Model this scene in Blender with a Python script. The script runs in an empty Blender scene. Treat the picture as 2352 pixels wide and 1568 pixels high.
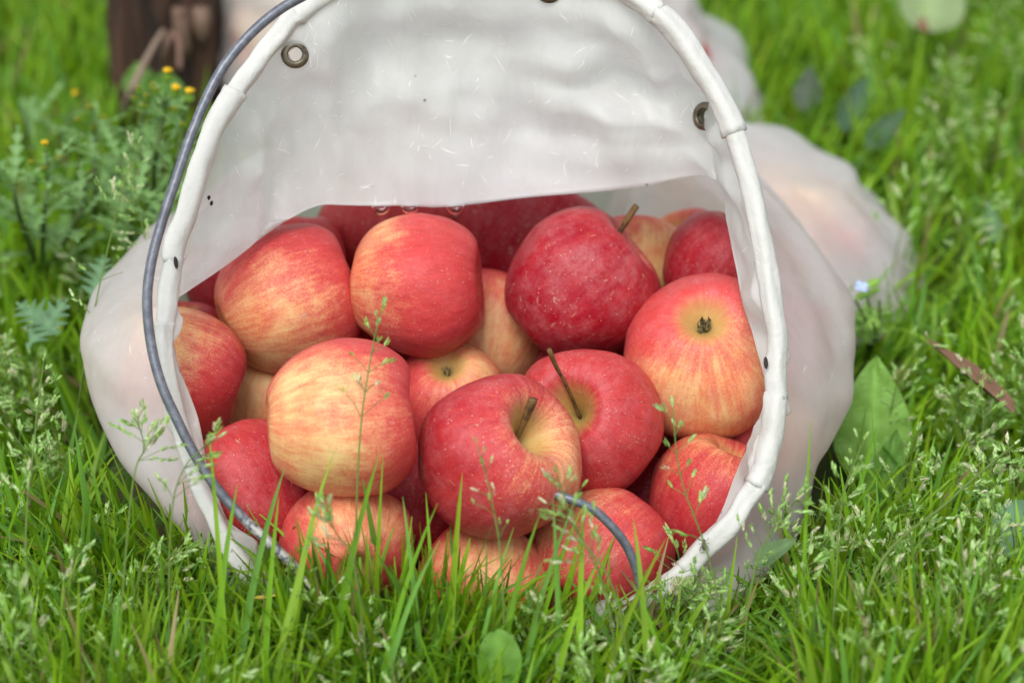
import bpy, math, random
import numpy as np
from mathutils import Vector, Matrix, noise as mnoise

rng = np.random.default_rng(11)
random.seed(5)
S = bpy.context.scene
COL = S.collection

# ------------------------------------------------------------------ camera, sky, sun, exposure
CAM_H, PITCH, FOC = 0.722, math.radians(28), 90.0
SP, CP = math.sin(PITCH), math.cos(PITCH)
FPX = 2352 * FOC / 36.0
cam_d = bpy.data.cameras.new('camera')
cam = bpy.data.objects.new('camera', cam_d); COL.objects.link(cam)
cam.location = (0, 0, CAM_H); cam.rotation_euler = (math.pi / 2 - PITCH, 0, 0)
cam_d.lens = FOC; cam_d.sensor_width = 36; cam_d.clip_start = 0.05; cam_d.clip_end = 200
cam_d.dof.use_dof = True; cam_d.dof.focus_distance = 1.235; cam_d.dof.aperture_fstop = 5.4
S.camera = cam

W = bpy.data.worlds.new('World'); S.world = W; W.use_nodes = True
wn, wl = W.node_tree.nodes, W.node_tree.links
bg = wn['Background']
sky = wn.new('ShaderNodeTexSky'); sky.sky_type = 'NISHITA'; sky.sun_disc = False
SUN_EL, SUN_AZ = math.radians(58), math.radians(200)
sky.sun_elevation = SUN_EL; sky.sun_rotation = SUN_AZ
hs = wn.new('ShaderNodeHueSaturation'); hs.inputs['Saturation'].default_value = 0.27
wl.new(sky.outputs[0], hs.inputs['Color']); wl.new(hs.outputs[0], bg.inputs[0])
bg.inputs[1].default_value = 0.118
sd = bpy.data.lights.new('sun', 'SUN'); sd.energy = 1.5; sd.angle = math.radians(32); sd.color = (1, 0.985, 0.955)
so = bpy.data.objects.new('sun', sd); COL.objects.link(so)
dirv = Vector((math.cos(SUN_EL) * math.sin(SUN_AZ), math.cos(SUN_EL) * math.cos(SUN_AZ), math.sin(SUN_EL)))
so.rotation_euler = dirv.to_track_quat('Z', 'Y').to_euler()
vs = S.view_settings
vs.view_transform = 'Standard'; vs.look = 'None'; vs.gamma = 1; vs.use_curve_mapping = False
vs.exposure = 0.93
S.cycles.use_denoising = True
try:
    S.cycles.denoiser = 'OPENIMAGEDENOISE'
except Exception:
    pass
S.cycles.max_bounces = 10; S.cycles.transparent_max_bounces = 24
S.cycles.transmission_bounces = 8; S.cycles.diffuse_bounces = 4
S.cycles.sample_clamp_indirect = 8

# ------------------------------------------------------------------ helpers
VR, VU, VF = Vector((1, 0, 0)), Vector((0, SP, CP)), Vector((0, CP, -SP))
def at(u, v, d):
    """world point seen at (u, v) of a 2352 px wide picture, d metres along the viewing axis"""
    u, v, d = float(u), float(v), float(d)
    return Vector((0, 0, CAM_H)) + d * (VF + ((u - 1176) / FPX) * VR + ((784 - v) / FPX) * VU)
def ground_at(u, v, z=0.0):
    d = (CAM_H - z) / (SP - (784 - v) / FPX * CP)
    return at(u, v, d)
def vv(a):
    """vector given as (right, up, towards the viewer) -> world"""
    return VR * float(a[0]) + VU * float(a[1]) - VF * float(a[2])

def tag(o, label=None, cat=None, group=None, kind=None):
    if label: o['label'] = label
    if cat: o['category'] = cat
    if group: o['group'] = group
    if kind: o['kind'] = kind
    return o
def empty(name, loc):
    o = bpy.data.objects.new(name, None); COL.objects.link(o); o.location = loc
    o.empty_display_size = 0.01
    return o
def link(name, me, parent=None, mat=None):
    o = bpy.data.objects.new(name, me); COL.objects.link(o)
    if mat is not None and len(me.materials) == 0: me.materials.append(mat)
    if parent is not None:
        o.parent = parent
        # all meshes are given in world coordinates, things carry a plain location
        o.matrix_parent_inverse = Matrix.Translation(-Vector(parent.location))
    return o
def mesh(name, V, Fc, mat=None, smooth=True, cols=None):
    me = bpy.data.meshes.new(name)
    me.from_pydata([tuple(p) for p in V], [], [tuple(f) for f in Fc])
    if smooth: me.polygons.foreach_set('use_smooth', [True] * len(me.polygons))
    if cols is not None:
        a = me.color_attributes.new('Col', 'FLOAT_COLOR', 'POINT')
        a.data.foreach_set('color', np.asarray(cols, dtype=np.float32).ravel())
    if mat is not None: me.materials.append(mat)
    me.update()
    return me
def mesh_np(name, V, T, cols, mat, smooth=True):
    """triangles and points from numpy arrays"""
    me = bpy.data.meshes.new(name)
    n, m = len(V), len(T)
    me.vertices.add(n); me.vertices.foreach_set('co', V.astype(np.float32).ravel())
    me.loops.add(m * 3); me.loops.foreach_set('vertex_index', T.astype(np.int32).ravel())
    me.polygons.add(m); me.polygons.foreach_set('loop_start', np.arange(m, dtype=np.int32) * 3)
    me.polygons.foreach_set('loop_total', np.full(m, 3, dtype=np.int32))
    me.polygons.foreach_set('use_smooth', np.full(m, smooth))
    me.update(calc_edges=True)
    if cols is not None:
        a = me.color_attributes.new('Col', 'FLOAT_COLOR', 'POINT')
        a.data.foreach_set('color', cols.astype(np.float32).ravel())
    me.materials.append(mat)
    return me

def catmull(P, n, closed=False):
    P = np.asarray(P, float); k = len(P)
    ts = np.linspace(0, k if closed else k - 1, n, endpoint=not closed)
    out = []
    for t in ts:
        i = int(math.floor(t)); f = t - i
        if not closed and i >= k - 1: i, f = k - 2, 1.0
        def g(j):
            return P[j % k] if closed else P[min(max(j, 0), k - 1)]
        a, b, c, d = g(i - 1), g(i), g(i + 1), g(i + 2)
        out.append(0.5 * ((2 * b) + (-a + c) * f + (2 * a - 5 * b + 4 * c - d) * f * f + (-a + 3 * b - 3 * c + d) * f ** 3))
    return np.array(out)

def tube(path, rad, sides=10, cap=True, rfun=None):
    P = [Vector(p) for p in path]; n = len(P)
    V, Fc = [], []
    nrm = None
    for i, p in enumerate(P):
        t = (P[min(i + 1, n - 1)] - P[max(i - 1, 0)]).normalized()
        if nrm is None:
            nrm = t.cross(Vector((0.31, 0.2, 0.93))).normalized()
        nrm = (nrm - t * nrm.dot(t)).normalized()
        b = t.cross(nrm)
        r = rad[i] if hasattr(rad, '__len__') else rad
        for j in range(sides):
            a = 2 * math.pi * j / sides
            rr = r if rfun is None else r * rfun(i, j, a)
            V.append(p + (nrm * math.cos(a) + b * math.sin(a)) * rr)
    for i in range(n - 1):
        for j in range(sides):
            k = (j + 1) % sides
            Fc.append((i * sides + j, i * sides + k, (i + 1) * sides + k, (i + 1) * sides + j))
    if cap:
        Fc.append(tuple(range(sides))[::-1]); Fc.append(tuple((n - 1) * sides + j for j in range(sides)))
    return V, Fc

class Acc:
    """collects several shapes into one mesh"""
    def __init__(s): s.V, s.F, s.C = [], [], []
    def add(s, V, Fc, c=(1, 1, 1)):
        o = len(s.V); s.V += [tuple(p) for p in V]; s.F += [tuple(i + o for i in f) for f in Fc]
        s.C += [(c[0], c[1], c[2], 1)] * len(V)
    def arrays(s):
        T = []
        for f in s.F:
            for i in range(1, len(f) - 1): T.append((f[0], f[i], f[i + 1]))
        return np.array(s.V), np.array(T), np.array(s.C)
    def mesh(s, name, mat, smooth=True): return mesh(name, s.V, s.F, mat, smooth, s.C)

def ellipsoid(c, ax, r, nu=10, nv=7):
    """ax = three unit axes, r = three radii"""
    V, Fc = [], []
    for i in range(nv + 1):
        ph = math.pi * i / nv
        for j in range(nu):
            th = 2 * math.pi * j / nu
            V.append(Vector(c) + ax[0] * (r[0] * math.sin(ph) * math.cos(th)) + ax[1] * (r[1] * math.sin(ph) * math.sin(th)) + ax[2] * (r[2] * math.cos(ph)))
    for i in range(nv):
        for j in range(nu):
            k = (j + 1) % nu
            Fc.append((i * nu + j, (i + 1) * nu + j, (i + 1) * nu + k, i * nu + k))
    return V, Fc
def frame(n, up=Vector((0, 0, 1))):
    n = Vector(n).normalized()
    a = up.cross(n)
    if a.length < 1e-3: a = Vector((1, 0, 0)).cross(n)
    a.normalize(); b = n.cross(a)
    return a, b, n

# ------------------------------------------------------------------ materials
class NT:
    def __init__(s, name):
        s.m = bpy.data.materials.new(name); s.m.use_nodes = True
        s.t = s.m.node_tree; s.t.nodes.clear()
        s.out = s.n('ShaderNodeOutputMaterial')
    def n(s, typ, **kw):
        nd = s.t.nodes.new(typ)
        for k, v in kw.items(): setattr(nd, k, v)
        return nd
    def set(s, sock, val):
        if isinstance(val, bpy.types.NodeSocket): s.t.links.new(val, sock)
        elif val is not None: sock.default_value = val
    def math(s, op, a, b=None, c=None, clamp=False):
        nd = s.n('ShaderNodeMath', operation=op, use_clamp=clamp)
        s.set(nd.inputs[0], a)
        if b is not None: s.set(nd.inputs[1], b)
        if c is not None: s.set(nd.inputs[2], c)
        return nd.outputs[0]
    def vmath(s, op, a, b=None, scale=None):
        nd = s.n('ShaderNodeVectorMath', operation=op)
        s.set(nd.inputs[0], a)
        if b is not None: s.set(nd.inputs[1], b)
        if scale is not None: s.set(nd.inputs['Scale'], scale)
        return nd.outputs['Value'] if op in ('DOT_PRODUCT', 'LENGTH') else nd.outputs[0]
    def noise(s, vec, scale, detail=3, rough=0.5, dist=0, out=0):
        nd = s.n('ShaderNodeTexNoise')
        s.set(nd.inputs['Vector'], vec)
        nd.inputs['Scale'].default_value = scale; nd.inputs['Detail'].default_value = detail
        nd.inputs['Roughness'].default_value = rough; nd.inputs['Distortion'].default_value = dist
        return nd.outputs[out]
    def ramp(s, f, a, b):
        """smoothstep from a to b"""
        nd = s.n('ShaderNodeMapRange', interpolation_type='SMOOTHSTEP')
        s.set(nd.inputs[0], f); s.set(nd.inputs[1], a); s.set(nd.inputs[2], b)
        return nd.outputs[0]
    def mix(s, f, a, b):
        nd = s.n('ShaderNodeMix', data_type='RGBA')
        s.set(nd.inputs[0], f); s.set(nd.inputs[6], a if not isinstance(a, tuple) else (*a, 1)); s.set(nd.inputs[7], b if not isinstance(b, tuple) else (*b, 1))
        return nd.outputs[2]
    def attr(s, name, typ='GEOMETRY', out='Fac'):
        nd = s.n('ShaderNodeAttribute', attribute_type=typ, attribute_name=name)
        return nd.outputs[out]
    def coord(s, o='Object'): return s.n('ShaderNodeTexCoord').outputs[o]
    def bump(s, h, strength, dist=0.001):
        nd = s.n('ShaderNodeBump'); nd.inputs['Strength'].default_value = strength; nd.inputs['Distance'].default_value = dist
        s.set(nd.inputs['Height'], h)
        return nd.outputs[0]
    def bsdf(s, col, rough=0.5, spec=0.4, normal=None, metal=0.0):
        nd = s.n('ShaderNodeBsdfPrincipled')
        s.set(nd.inputs['Base Color'], col if not isinstance(col, tuple) else (*col, 1))
        s.set(nd.inputs['Roughness'], rough); nd.inputs['Specular IOR Level'].default_value = spec
        nd.inputs['Metallic'].default_value = metal
        if normal is not None: s.set(nd.inputs['Normal'], normal)
        return nd
    def done(s, shader): s.t.links.new(shader, s.out.inputs[0]); return s.m
    def mixsh(s, f, a, b):
        nd = s.n('ShaderNodeMixShader'); s.set(nd.inputs[0], f)
        s.t.links.new(a, nd.inputs[1]); s.t.links.new(b, nd.inputs[2])
        return nd.outputs[0]

def mat_leafy(name, use_attr=True, col=(0.1, 0.2, 0.03), trans=0.35, rough=0.42, noise_scale=60, var=0.25, spec=0.35):
    t = NT(name)
    c = t.attr('Col', out='Color') if use_attr else None
    base = c if use_attr else (*col, 1)
    nz = t.noise(t.coord(), noise_scale, 3, 0.6)
    hsv = t.n('ShaderNodeHueSaturation')
    t.set(hsv.inputs['Color'], base)
    t.set(hsv.inputs['Value'], t.math('MULTIPLY_ADD', nz, var * 2, 1 - var))
    p = t.bsdf(hsv.outputs[0], rough, spec)
    tr = t.n('ShaderNodeBsdfTranslucent')
    hs2 = t.n('ShaderNodeHueSaturation'); t.set(hs2.inputs['Color'], hsv.outputs[0])
    hs2.inputs['Hue'].default_value = 0.485; hs2.inputs['Value'].default_value = 1.35; hs2.inputs['Saturation'].default_value = 1.05
    t.set(tr.inputs[0], hs2.outputs[0])
    return t.done(t.mixsh(trans, p.outputs[0], tr.outputs[0]))

M_GRASS = mat_leafy('grass_blade', trans=0.33, spec=0.22)
M_SEED = mat_leafy('grass_seed', trans=0.42, rough=0.5, var=0.1)
M_PLANT = mat_leafy('weed_leaf', trans=0.3, rough=0.55, noise_scale=90)
M_DRY = mat_leafy('dry_stalk', trans=0.05, rough=0.75, noise_scale=150, var=0.4, spec=0.2)

def mat_ground():
    t = NT('soil_and_thatch')
    co = t.coord()
    a = t.noise(co, 14, 6, 0.65); b = t.noise(co, 140, 4, 0.6)
    c = t.mix(t.ramp(a, 0.35, 0.65), (0.045, 0.085, 0.018), (0.075, 0.055, 0.028))
    c = t.mix(t.ramp(b, 0.4, 0.7), c, (0.06, 0.12, 0.02))
    p = t.bsdf(c, 0.9, 0.2, t.bump(b, 0.8, 0.01))
    return t.done(p.outputs[0])

def mat_cloth(name, clear=0.1, bmp=0.12, rough=0.36, spec=0.4, tint=(0.84, 0.84, 0.825), trans=0.5):
    t = NT(name)
    co = t.coord()
    big = t.noise(co, 9, 4, 0.6); fine = t.noise(co, 420, 2, 0.5)
    fl = t.noise(t.vmath('MULTIPLY', co, (1, 1, 0.35)), 95, 3, 0.6, 1.2)
    col = t.mix(t.ramp(big, 0.35, 0.75), tint, tuple(x * y for x, y in zip(tint, (0.93, 0.925, 0.885))))
    # yellowish ageing stains and little grey specks of dirt
    st = t.ramp(t.noise(co, 26, 5, 0.7), 0.60, 0.80)
    col = t.mix(t.math('MULTIPLY', st, 0.30), col, (0.60, 0.54, 0.40))
    vo = t.n('ShaderNodeTexVoronoi'); vo.inputs['Scale'].default_value = 70; t.set(vo.inputs['Vector'], co)
    sp = t.math('MULTIPLY', t.ramp(vo.outputs['Distance'], 0.09, 0.03), t.ramp(t.noise(co, 18, 2), 0.56, 0.62))
    mt = t.noise(t.vmath('MULTIPLY', co, (1, 1, 0.5)), 60, 5, 0.7, 1.0)
    col = t.mix(t.math('MULTIPLY', t.ramp(mt, 0.35, 0.7), 0.22), col, (0.56, 0.555, 0.54))
    col = t.mix(t.math('MULTIPLY', sp, 0.8), col, (0.22, 0.17, 0.11))
    h = t.math('ADD', t.math('MULTIPLY', fine, 0.25), t.math('ADD', fl, t.math('MULTIPLY', t.noise(co, 45, 4, 0.6, 0.8), 1.6)))
    nrm = t.bump(h, bmp, 0.0014)
    p = t.bsdf(col, rough, spec, nrm)
    tr = t.n('ShaderNodeBsdfTranslucent'); t.set(tr.inputs[0], col); t.set(tr.inputs['Normal'], nrm)
    tp = t.n('ShaderNodeBsdfTransparent'); tp.inputs[0].default_value = (0.97, 0.96, 0.94, 1)
    m = t.mixsh(trans, p.outputs[0], tr.outputs[0])
    return t.done(t.mixsh(clear, m, tp.outputs[0]))

M_CLOTH = mat_cloth('bag_cloth', clear=0.19)
M_CLOTH_FAR = mat_cloth('bag_cloth_thin', clear=0.13, tint=(0.93, 0.93, 0.925), trans=0.6)
M_HEM = mat_cloth('hem_cloth', clear=0.0, bmp=0.55, rough=0.6, spec=0.25, tint=(0.70, 0.695, 0.655), trans=0.2)
def mat_simple(name, col, rough=0.5, spec=0.4, metal=0.0, nscale=None, col2=None, lo=0.4, hi=0.65, bump=0, mapv=None):
    t = NT(name)
    if nscale:
        co = t.coord()
        if mapv: co = t.vmath('MULTIPLY', co, mapv)
        nz = t.noise(co, nscale, 5, 0.65)
        c = t.mix(t.ramp(nz, lo, hi), col, col2)
        p = t.bsdf(c, rough, spec, t.bump(nz, bump, 0.001) if bump else None, metal)
    else:
        p = t.bsdf(col, rough, spec, None, metal)
    return t.done(p.outputs[0])
M_FIBRE = mat_simple('white_fibre', (0.92, 0.91, 0.88), 0.4, 0.4)
M_SLIT = mat_simple('dark_slit', (0.03, 0.022, 0.018), 0.8)
M_BRASS = mat_simple('tarnished_brass', (0.20, 0.165, 0.115), 0.38, 0.5, 0.85, 130, (0.07, 0.055, 0.04), 0.42, 0.7, 0.3)
M_SPECK = mat_simple('dark_crumb', (0.03, 0.025, 0.02), 0.8)
def mat_wire():
    t = NT('grey_wire'); co = t.coord()
    a = t.noise(co, 260, 4, 0.7); b = t.noise(co, 22, 3, 0.5)
    c = t.mix(t.ramp(a, 0.35, 0.75), (0.105, 0.115, 0.14), (0.19, 0.20, 0.225))
    z = t.n('ShaderNodeSeparateXYZ'); t.set(z.inputs[0], t.attr('Col', out='Vector'))
    worn = t.math('MULTIPLY', z.outputs[0], t.ramp(t.noise(co, 330, 5, 0.7), 0.40, 0.56))
    c = t.mix(worn, c, (0.50, 0.48, 0.45))
    c = t.mix(t.ramp(b, 0.62, 0.75), c, (0.08, 0.085, 0.10))
    p = t.bsdf(c, 0.42, 0.5, t.bump(a, 0.35, 0.0006), 0.35)
    return t.done(p.outputs[0])
M_WIRE = mat_wire()
def mat_water():
    t = NT('water')
    g = t.n('ShaderNodeBsdfGlass'); g.inputs['IOR'].default_value = 1.33; g.inputs['Roughness'].default_value = 0.0
    return t.done(g.outputs[0])
M_WATER = mat_water()
def mat_post():
    t = NT('weathered_wood'); co = t.coord()
    st = t.vmath('MULTIPLY', co, (1, 1, 0.07))
    a = t.noise(st, 90, 5, 0.65, 0.6); b = t.noise(st, 34, 3, 0.6)
    c = t.mix(t.ramp(a, 0.35, 0.62), (0.018, 0.012, 0.010), (0.085, 0.042, 0.026))
    c = t.mix(t.math('MULTIPLY', t.ramp(b, 0.60, 0.68), 0.9), c, (0.24, 0.16, 0.11))
    p = t.bsdf(c, 0.65, 0.35, t.bump(a, 1.0, 0.004))
    return t.done(p.outputs[0])
M_POST = mat_post()

def mat_apple():
    t = NT('apple_skin'); co = t.coord()
    sx = t.n('ShaderNodeSeparateXYZ'); t.set(sx.inputs[0], co)
    x, y, z = sx.outputs
    rho = t.math('POWER', t.math('ADD', t.math('MULTIPLY', x, x), t.math('MULTIPLY', y, y)), 0.5)
    rs = t.math('MAXIMUM', rho, 0.02)
    cx = t.n('ShaderNodeCombineXYZ')
    t.set(cx.inputs[0], t.math('DIVIDE', x, rs)); t.set(cx.inputs[1], t.math('DIVIDE', y, rs)); t.set(cx.inputs[2], t.math('MULTIPLY', z, 0.22))
    seed = t.attr('seed', 'OBJECT')
    off = t.n('ShaderNodeCombineXYZ')
    t.set(off.inputs[0], t.math('MULTIPLY', seed, 7.3)); t.set(off.inputs[1], t.math('MULTIPLY', seed, 3.1)); t.set(off.inputs[2], seed)
    me = t.vmath('ADD', cx.outputs[0], off.outputs[0])
    cs = t.vmath('ADD', co, off.outputs[0])
    st1 = t.noise(me, 3.2, 3, 0.6); st2 = t.noise(me, 9.0, 4, 0.65); st3 = t.noise(me, 26.0, 3, 0.6)
    low = t.noise(cs, 1.3, 3, 0.5); mid = t.noise(cs, 7.0, 4, 0.65); fin = t.noise(cs, 42.0, 4, 0.7)
    d = t.vmath('DOT_PRODUCT', t.vmath('NORMALIZE', co), t.attr('ydir', 'OBJECT', 'Vector'))
    v = t.math('MULTIPLY_ADD', d, -0.76, t.attr('blush', 'OBJECT'))
    for nz, k in ((low, 0.95), (st1, 0.34), (st2, 0.34), (st3, 0.55), (mid, 0.55), (fin, 1.05)):
        v = t.math('ADD', v, t.math('MULTIPLY', t.math('SUBTRACT', nz, 0.5), k))
    mask = t.ramp(v, -0.52, 0.50)
    deepf = t.math('ADD', t.attr('deep', 'OBJECT'), t.math('ADD', t.math('MULTIPLY', t.math('SUBTRACT', st2, 0.5), 0.9), t.math('ADD', t.math('MULTIPLY', t.math('SUBTRACT', v, 0.5), 0.35), t.math('MULTIPLY', t.math('SUBTRACT', fin, 0.5), 0.6))), clamp=True)
    yel = t.mix(t.ramp(t.math('ADD', t.math('MULTIPLY', low, 0.5), t.math('MULTIPLY', st2, 0.5)), 0.38, 0.62), (0.80, 0.54, 0.23), (0.77, 0.34, 0.13))
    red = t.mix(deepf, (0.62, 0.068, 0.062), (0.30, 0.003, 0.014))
    c = t.mix(mask, yel, red)
    # pale streaks along the meridians
    c = t.mix(t.math('MULTIPLY', t.ramp(st3, 0.60, 0.78), t.math('MULTIPLY', t.ramp(mid, 0.40, 0.62), 0.42)), c, (0.82, 0.45, 0.24))
    # dull waxy film
    bl = t.math('MULTIPLY', t.ramp(t.noise(cs, 3.4, 7, 0.8), 0.38, 0.80), t.math('MULTIPLY', t.attr('film', 'OBJECT'), 0.55))
    c = t.mix(bl, c, (0.62, 0.33, 0.34))
    # lenticels
    vo = t.n('ShaderNodeTexVoronoi'); vo.inputs['Scale'].default_value = 13.0; t.set(vo.inputs['Vector'], cs)
    dot = t.math('MULTIPLY', t.ramp(vo.outputs['Distance'], 0.115, 0.05), t.ramp(mid, 0.36, 0.54))
    c = t.mix(t.math('MULTIPLY', dot, 0.85), c, (0.80, 0.58, 0.42))
    # russet scuffs
    sc = t.math('MULTIPLY', t.ramp(t.noise(cs, 11, 6, 0.75, 0.6), 0.60, 0.68), t.math('MULTIPLY', t.ramp(t.noise(cs, 1.9, 2), 0.46, 0.60), t.attr('scuff', 'OBJECT')))
    c = t.mix(sc, c, (0.52, 0.40, 0.27))
    # greenish tan funnels
    pol = t.math('MULTIPLY_ADD', t.math('SUBTRACT', st2, 0.5), 0.22, rho)
    c = t.mix(t.math('MULTIPLY', t.ramp(pol, 0.46, 0.16), 0.8), c, (0.50, 0.35, 0.10))
    c = t.mix(t.math('MULTIPLY', t.ramp(rho, 0.17, 0.05), 0.75), c, (0.26, 0.22, 0.07))
    ro = t.math('MULTIPLY_ADD', mid, 0.22, t.math('MULTIPLY_ADD', sc, 0.2, 0.27))
    hb = t.math('ADD', t.math('MULTIPLY', mid, 0.8), t.math('ADD', t.math('MULTIPLY', fin, 0.25), t.math('MULTIPLY', dot, 0.4)))
    p = t.bsdf(c, ro, 0.24, t.bump(hb, 0.16, 0.02))
    return t.done(p.outputs[0])
M_APPLE = mat_apple()
M_STALK = mat_simple('apple_stalk', (0.17, 0.095, 0.03), 0.6, 0.3, 0, 5, (0.06, 0.03, 0.015), 0.45, 0.6, 0.4)
M_CALYX = mat_simple('dry_calyx', (0.10, 0.075, 0.035), 0.8, 0.2, 0, 12, (0.24, 0.20, 0.10))

# ------------------------------------------------------------------ setting: ground
def grid_plane(name, mat):
    xs = np.concatenate([[-60, -20, -6, -2.5], np.linspace(-1.3, 1.3, 53), [2.5, 6, 20, 60]])
    ys = np.concatenate([[-60, -20, -5, -1], np.linspace(0.4, 3.2, 57), [5, 9, 25, 90]])
    V, Fc = [], []
    for yy in ys:
        for xx in xs:
            z = -0.004 + 0.004 * mnoise.noise(Vector((xx * 6, yy * 6, 0))) if abs(xx) < 2 and 0.3 < yy < 3.4 else -0.004
            V.append((xx, yy, z))
    nx = len(xs)
    for j in range(len(ys) - 1):
        for i in range(nx - 1):
            Fc.append((j * nx + i, j * nx + i + 1, (j + 1) * nx + i + 1, (j + 1) * nx + i))
    return link(name, mesh(name, V, Fc, mat))
tag(grid_plane('ground', mat_ground()), 'soil under the lawn', kind='structure')

# ------------------------------------------------------------------ the open bag in front
#  clockwise from the top: rim, throat (inner fold edge), widest part, each (u, v, distance)
RIM = [(1050,-95,1.25),(1280,-80,1.25),(1430,-22,1.25),(1532,52,1.245),(1640,205,1.24),(1710,375,1.235),(1752,560,1.23),(1776,720,1.226),(1784,870,1.222),(1772,1010,1.22),
       (1735,1120,1.218),(1660,1220,1.216),(1560,1318,1.216),(1430,1412,1.217),(1250,1485,1.218),(1000,1500,1.218),(790,1465,1.217),(645,1395,1.215),(540,1275,1.212),(462,1120,1.21),
       (408,960,1.21),(380,830,1.215),(380,720,1.22),(398,600,1.225),(440,450,1.23),(488,305,1.237),(555,190,1.242),(640,82,1.25),(735,-5,1.25),(880,-75,1.25)]
THR = [(1040,476,1.305),(1300,448,1.305),(1480,426,1.30),(1600,408,1.295),(1642,432,1.285),(1657,510,1.28),(1682,640,1.266),(1718,770,1.248),(1748,880,1.242),(1732,985,1.24),
       (1685,1095,1.238),(1642,1200,1.234),(1568,1300,1.232),(1440,1392,1.235),(1250,1460,1.24),(1000,1468,1.24),(790,1435,1.24),(652,1375,1.232),(556,1255,1.222),(487,1120,1.216),
       (455,960,1.222),(410,830,1.23),(394,708,1.25),(432,668,1.262),(530,598,1.28),(640,527,1.288),(730,480,1.298),(800,478,1.303),(870,478,1.305),(950,477,1.305)]
BUL = [(1060,330,1.40),(1280,315,1.40),(1480,315,1.42),(1600,370,1.40),(1750,432,1.395),(1845,515,1.385),(1905,625,1.36),(1952,740,1.34),(1956,850,1.325),(1932,990,1.31),
       (1882,1120,1.30),(1810,1240,1.28),(1700,1350,1.26),(1500,1445,1.25),(1250,1440,1.27),(950,1440,1.27),(720,1400,1.262),(560,1320,1.258),(415,1195,1.258),(288,1040,1.268),
       (235,920,1.28),(203,830,1.287),(200,765,1.292),(292,668,1.308),(395,590,1.33),(490,490,1.36),(610,430,1.38),(730,360,1.40),(850,330,1.40),(960,332,1.40)]
NC = 30
rim = [at(*p) for p in RIM]; thr = [at(*p) for p in THR]; bul = [at(*p) for p in BUL]
BCX = -0.02
def rear(p, y, kx, kz): return Vector((BCX + (p.x - BCX) * kx, y, 0.012 + (p.z - 0.012) * kz))
r1 = [rear(p, max(p.y + 0.04, 1.28), 0.87 if p.x < BCX else 0.95, 0.95 if p.x < -.1 else 1.0) for p in bul]
r2 = [rear(p, 1.40, 0.62 if p.x < BCX else 0.76, 0.85) for p in bul]
r3 = [rear(p, 1.475, 0.42, 0.65) for p in bul]
r4 = [Vector((BCX, 1.485, 0.055)) for p in bul]
def mid_pt(a, b, k, push): return a.lerp(b, k) + push
m01 = []
for i in range(NC):
    top = i < 5 or i > 24
    m01.append(rim[i].lerp(thr[i], 0.5) + (vv((0, 0, -0.012)) if top else vv((0, 0, -0.002))))
ROWS = [rim, m01, thr, bul, r1, r2, r3, r4]
NT_ = 300                                # samples round the mouth
rows_f = np.array([catmull([tuple(p) for p in r], NT_, True) for r in ROWS])          # (8, NT, 3)
SEG = [22, 22, 30, 14, 12, 8, 5]         # samples between the rows
def loft_rows(R):
    out, par = [], []
    k = len(R)
    for i in range(k - 1):
        a, b, c, d = R[max(i - 1, 0)], R[i], R[i + 1], R[min(i + 2, k - 1)]
        if i == 1: d = c + (c - b) * 0.6            # the fold at the throat stays crisp
        if i == 2: a = b + (b - c) * 0.3
        for q in range(SEG[i]):
            f = q / SEG[i]
            out.append(0.5 * ((2 * b) + (-a + c) * f + (2 * a - 5 * b + 4 * c - d) * f * f + (-a + 3 * b - 3 * c + d) * f ** 3))
            par.append(i + f)
    out.append(R[-1]); par.append(k - 1)
    return np.array(out), np.array(par)
G, SPAR = loft_rows(rows_f)              # (NS, NT, 3)
NS = len(G)
def normals(Gd):
    du = np.roll(Gd, -1, 1) - np.roll(Gd, 1, 1)
    dv = np.gradient(Gd, axis=0)
    n = np.cross(du, dv); n /= np.maximum(np.linalg.norm(n, axis=2, keepdims=True), 1e-9)
    return n
N0 = normals(G)
DISP = np.zeros((NS, NT_))
TPAR = np.arange(NT_) * NC / NT_         # rim parameter 0..30
def ridge(p, sc, k):
    v = 0
    for o in range(3): v += (0.5 ** o) * (1 - abs(mnoise.noise(p * sc * 2 ** o + Vector((k, o * 3.7, 0)))) * 2)
    return v / 1.75
_cr = []
_rc = random.Random(21)
for _k in range(9):
    _d = Vector((_rc.gauss(0, 1), _rc.gauss(0, .6), _rc.gauss(0, 1))).normalized()
    _cr.append((_d, _rc.uniform(7, 19), _rc.uniform(0, 6), Vector((_rc.uniform(-9, 9), _rc.uniform(-9, 9), _rc.uniform(-9, 9)))))
def crumple(p, sc=1.0):
    """straight creases between flat facets, each one fading in and out"""
    v = 0
    for d, fq, ph, o in _cr:
        x = (p.dot(d) * fq * sc + ph + 0.35 * mnoise.noise(p * 6 * sc + o)) % 1.0
        v += (abs(x - 0.5) * 2 - 0.5) / fq * 9 * max(0.0, 0.35 + 1.3 * mnoise.noise(p * 5.0 * sc + o))
    return v
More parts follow.
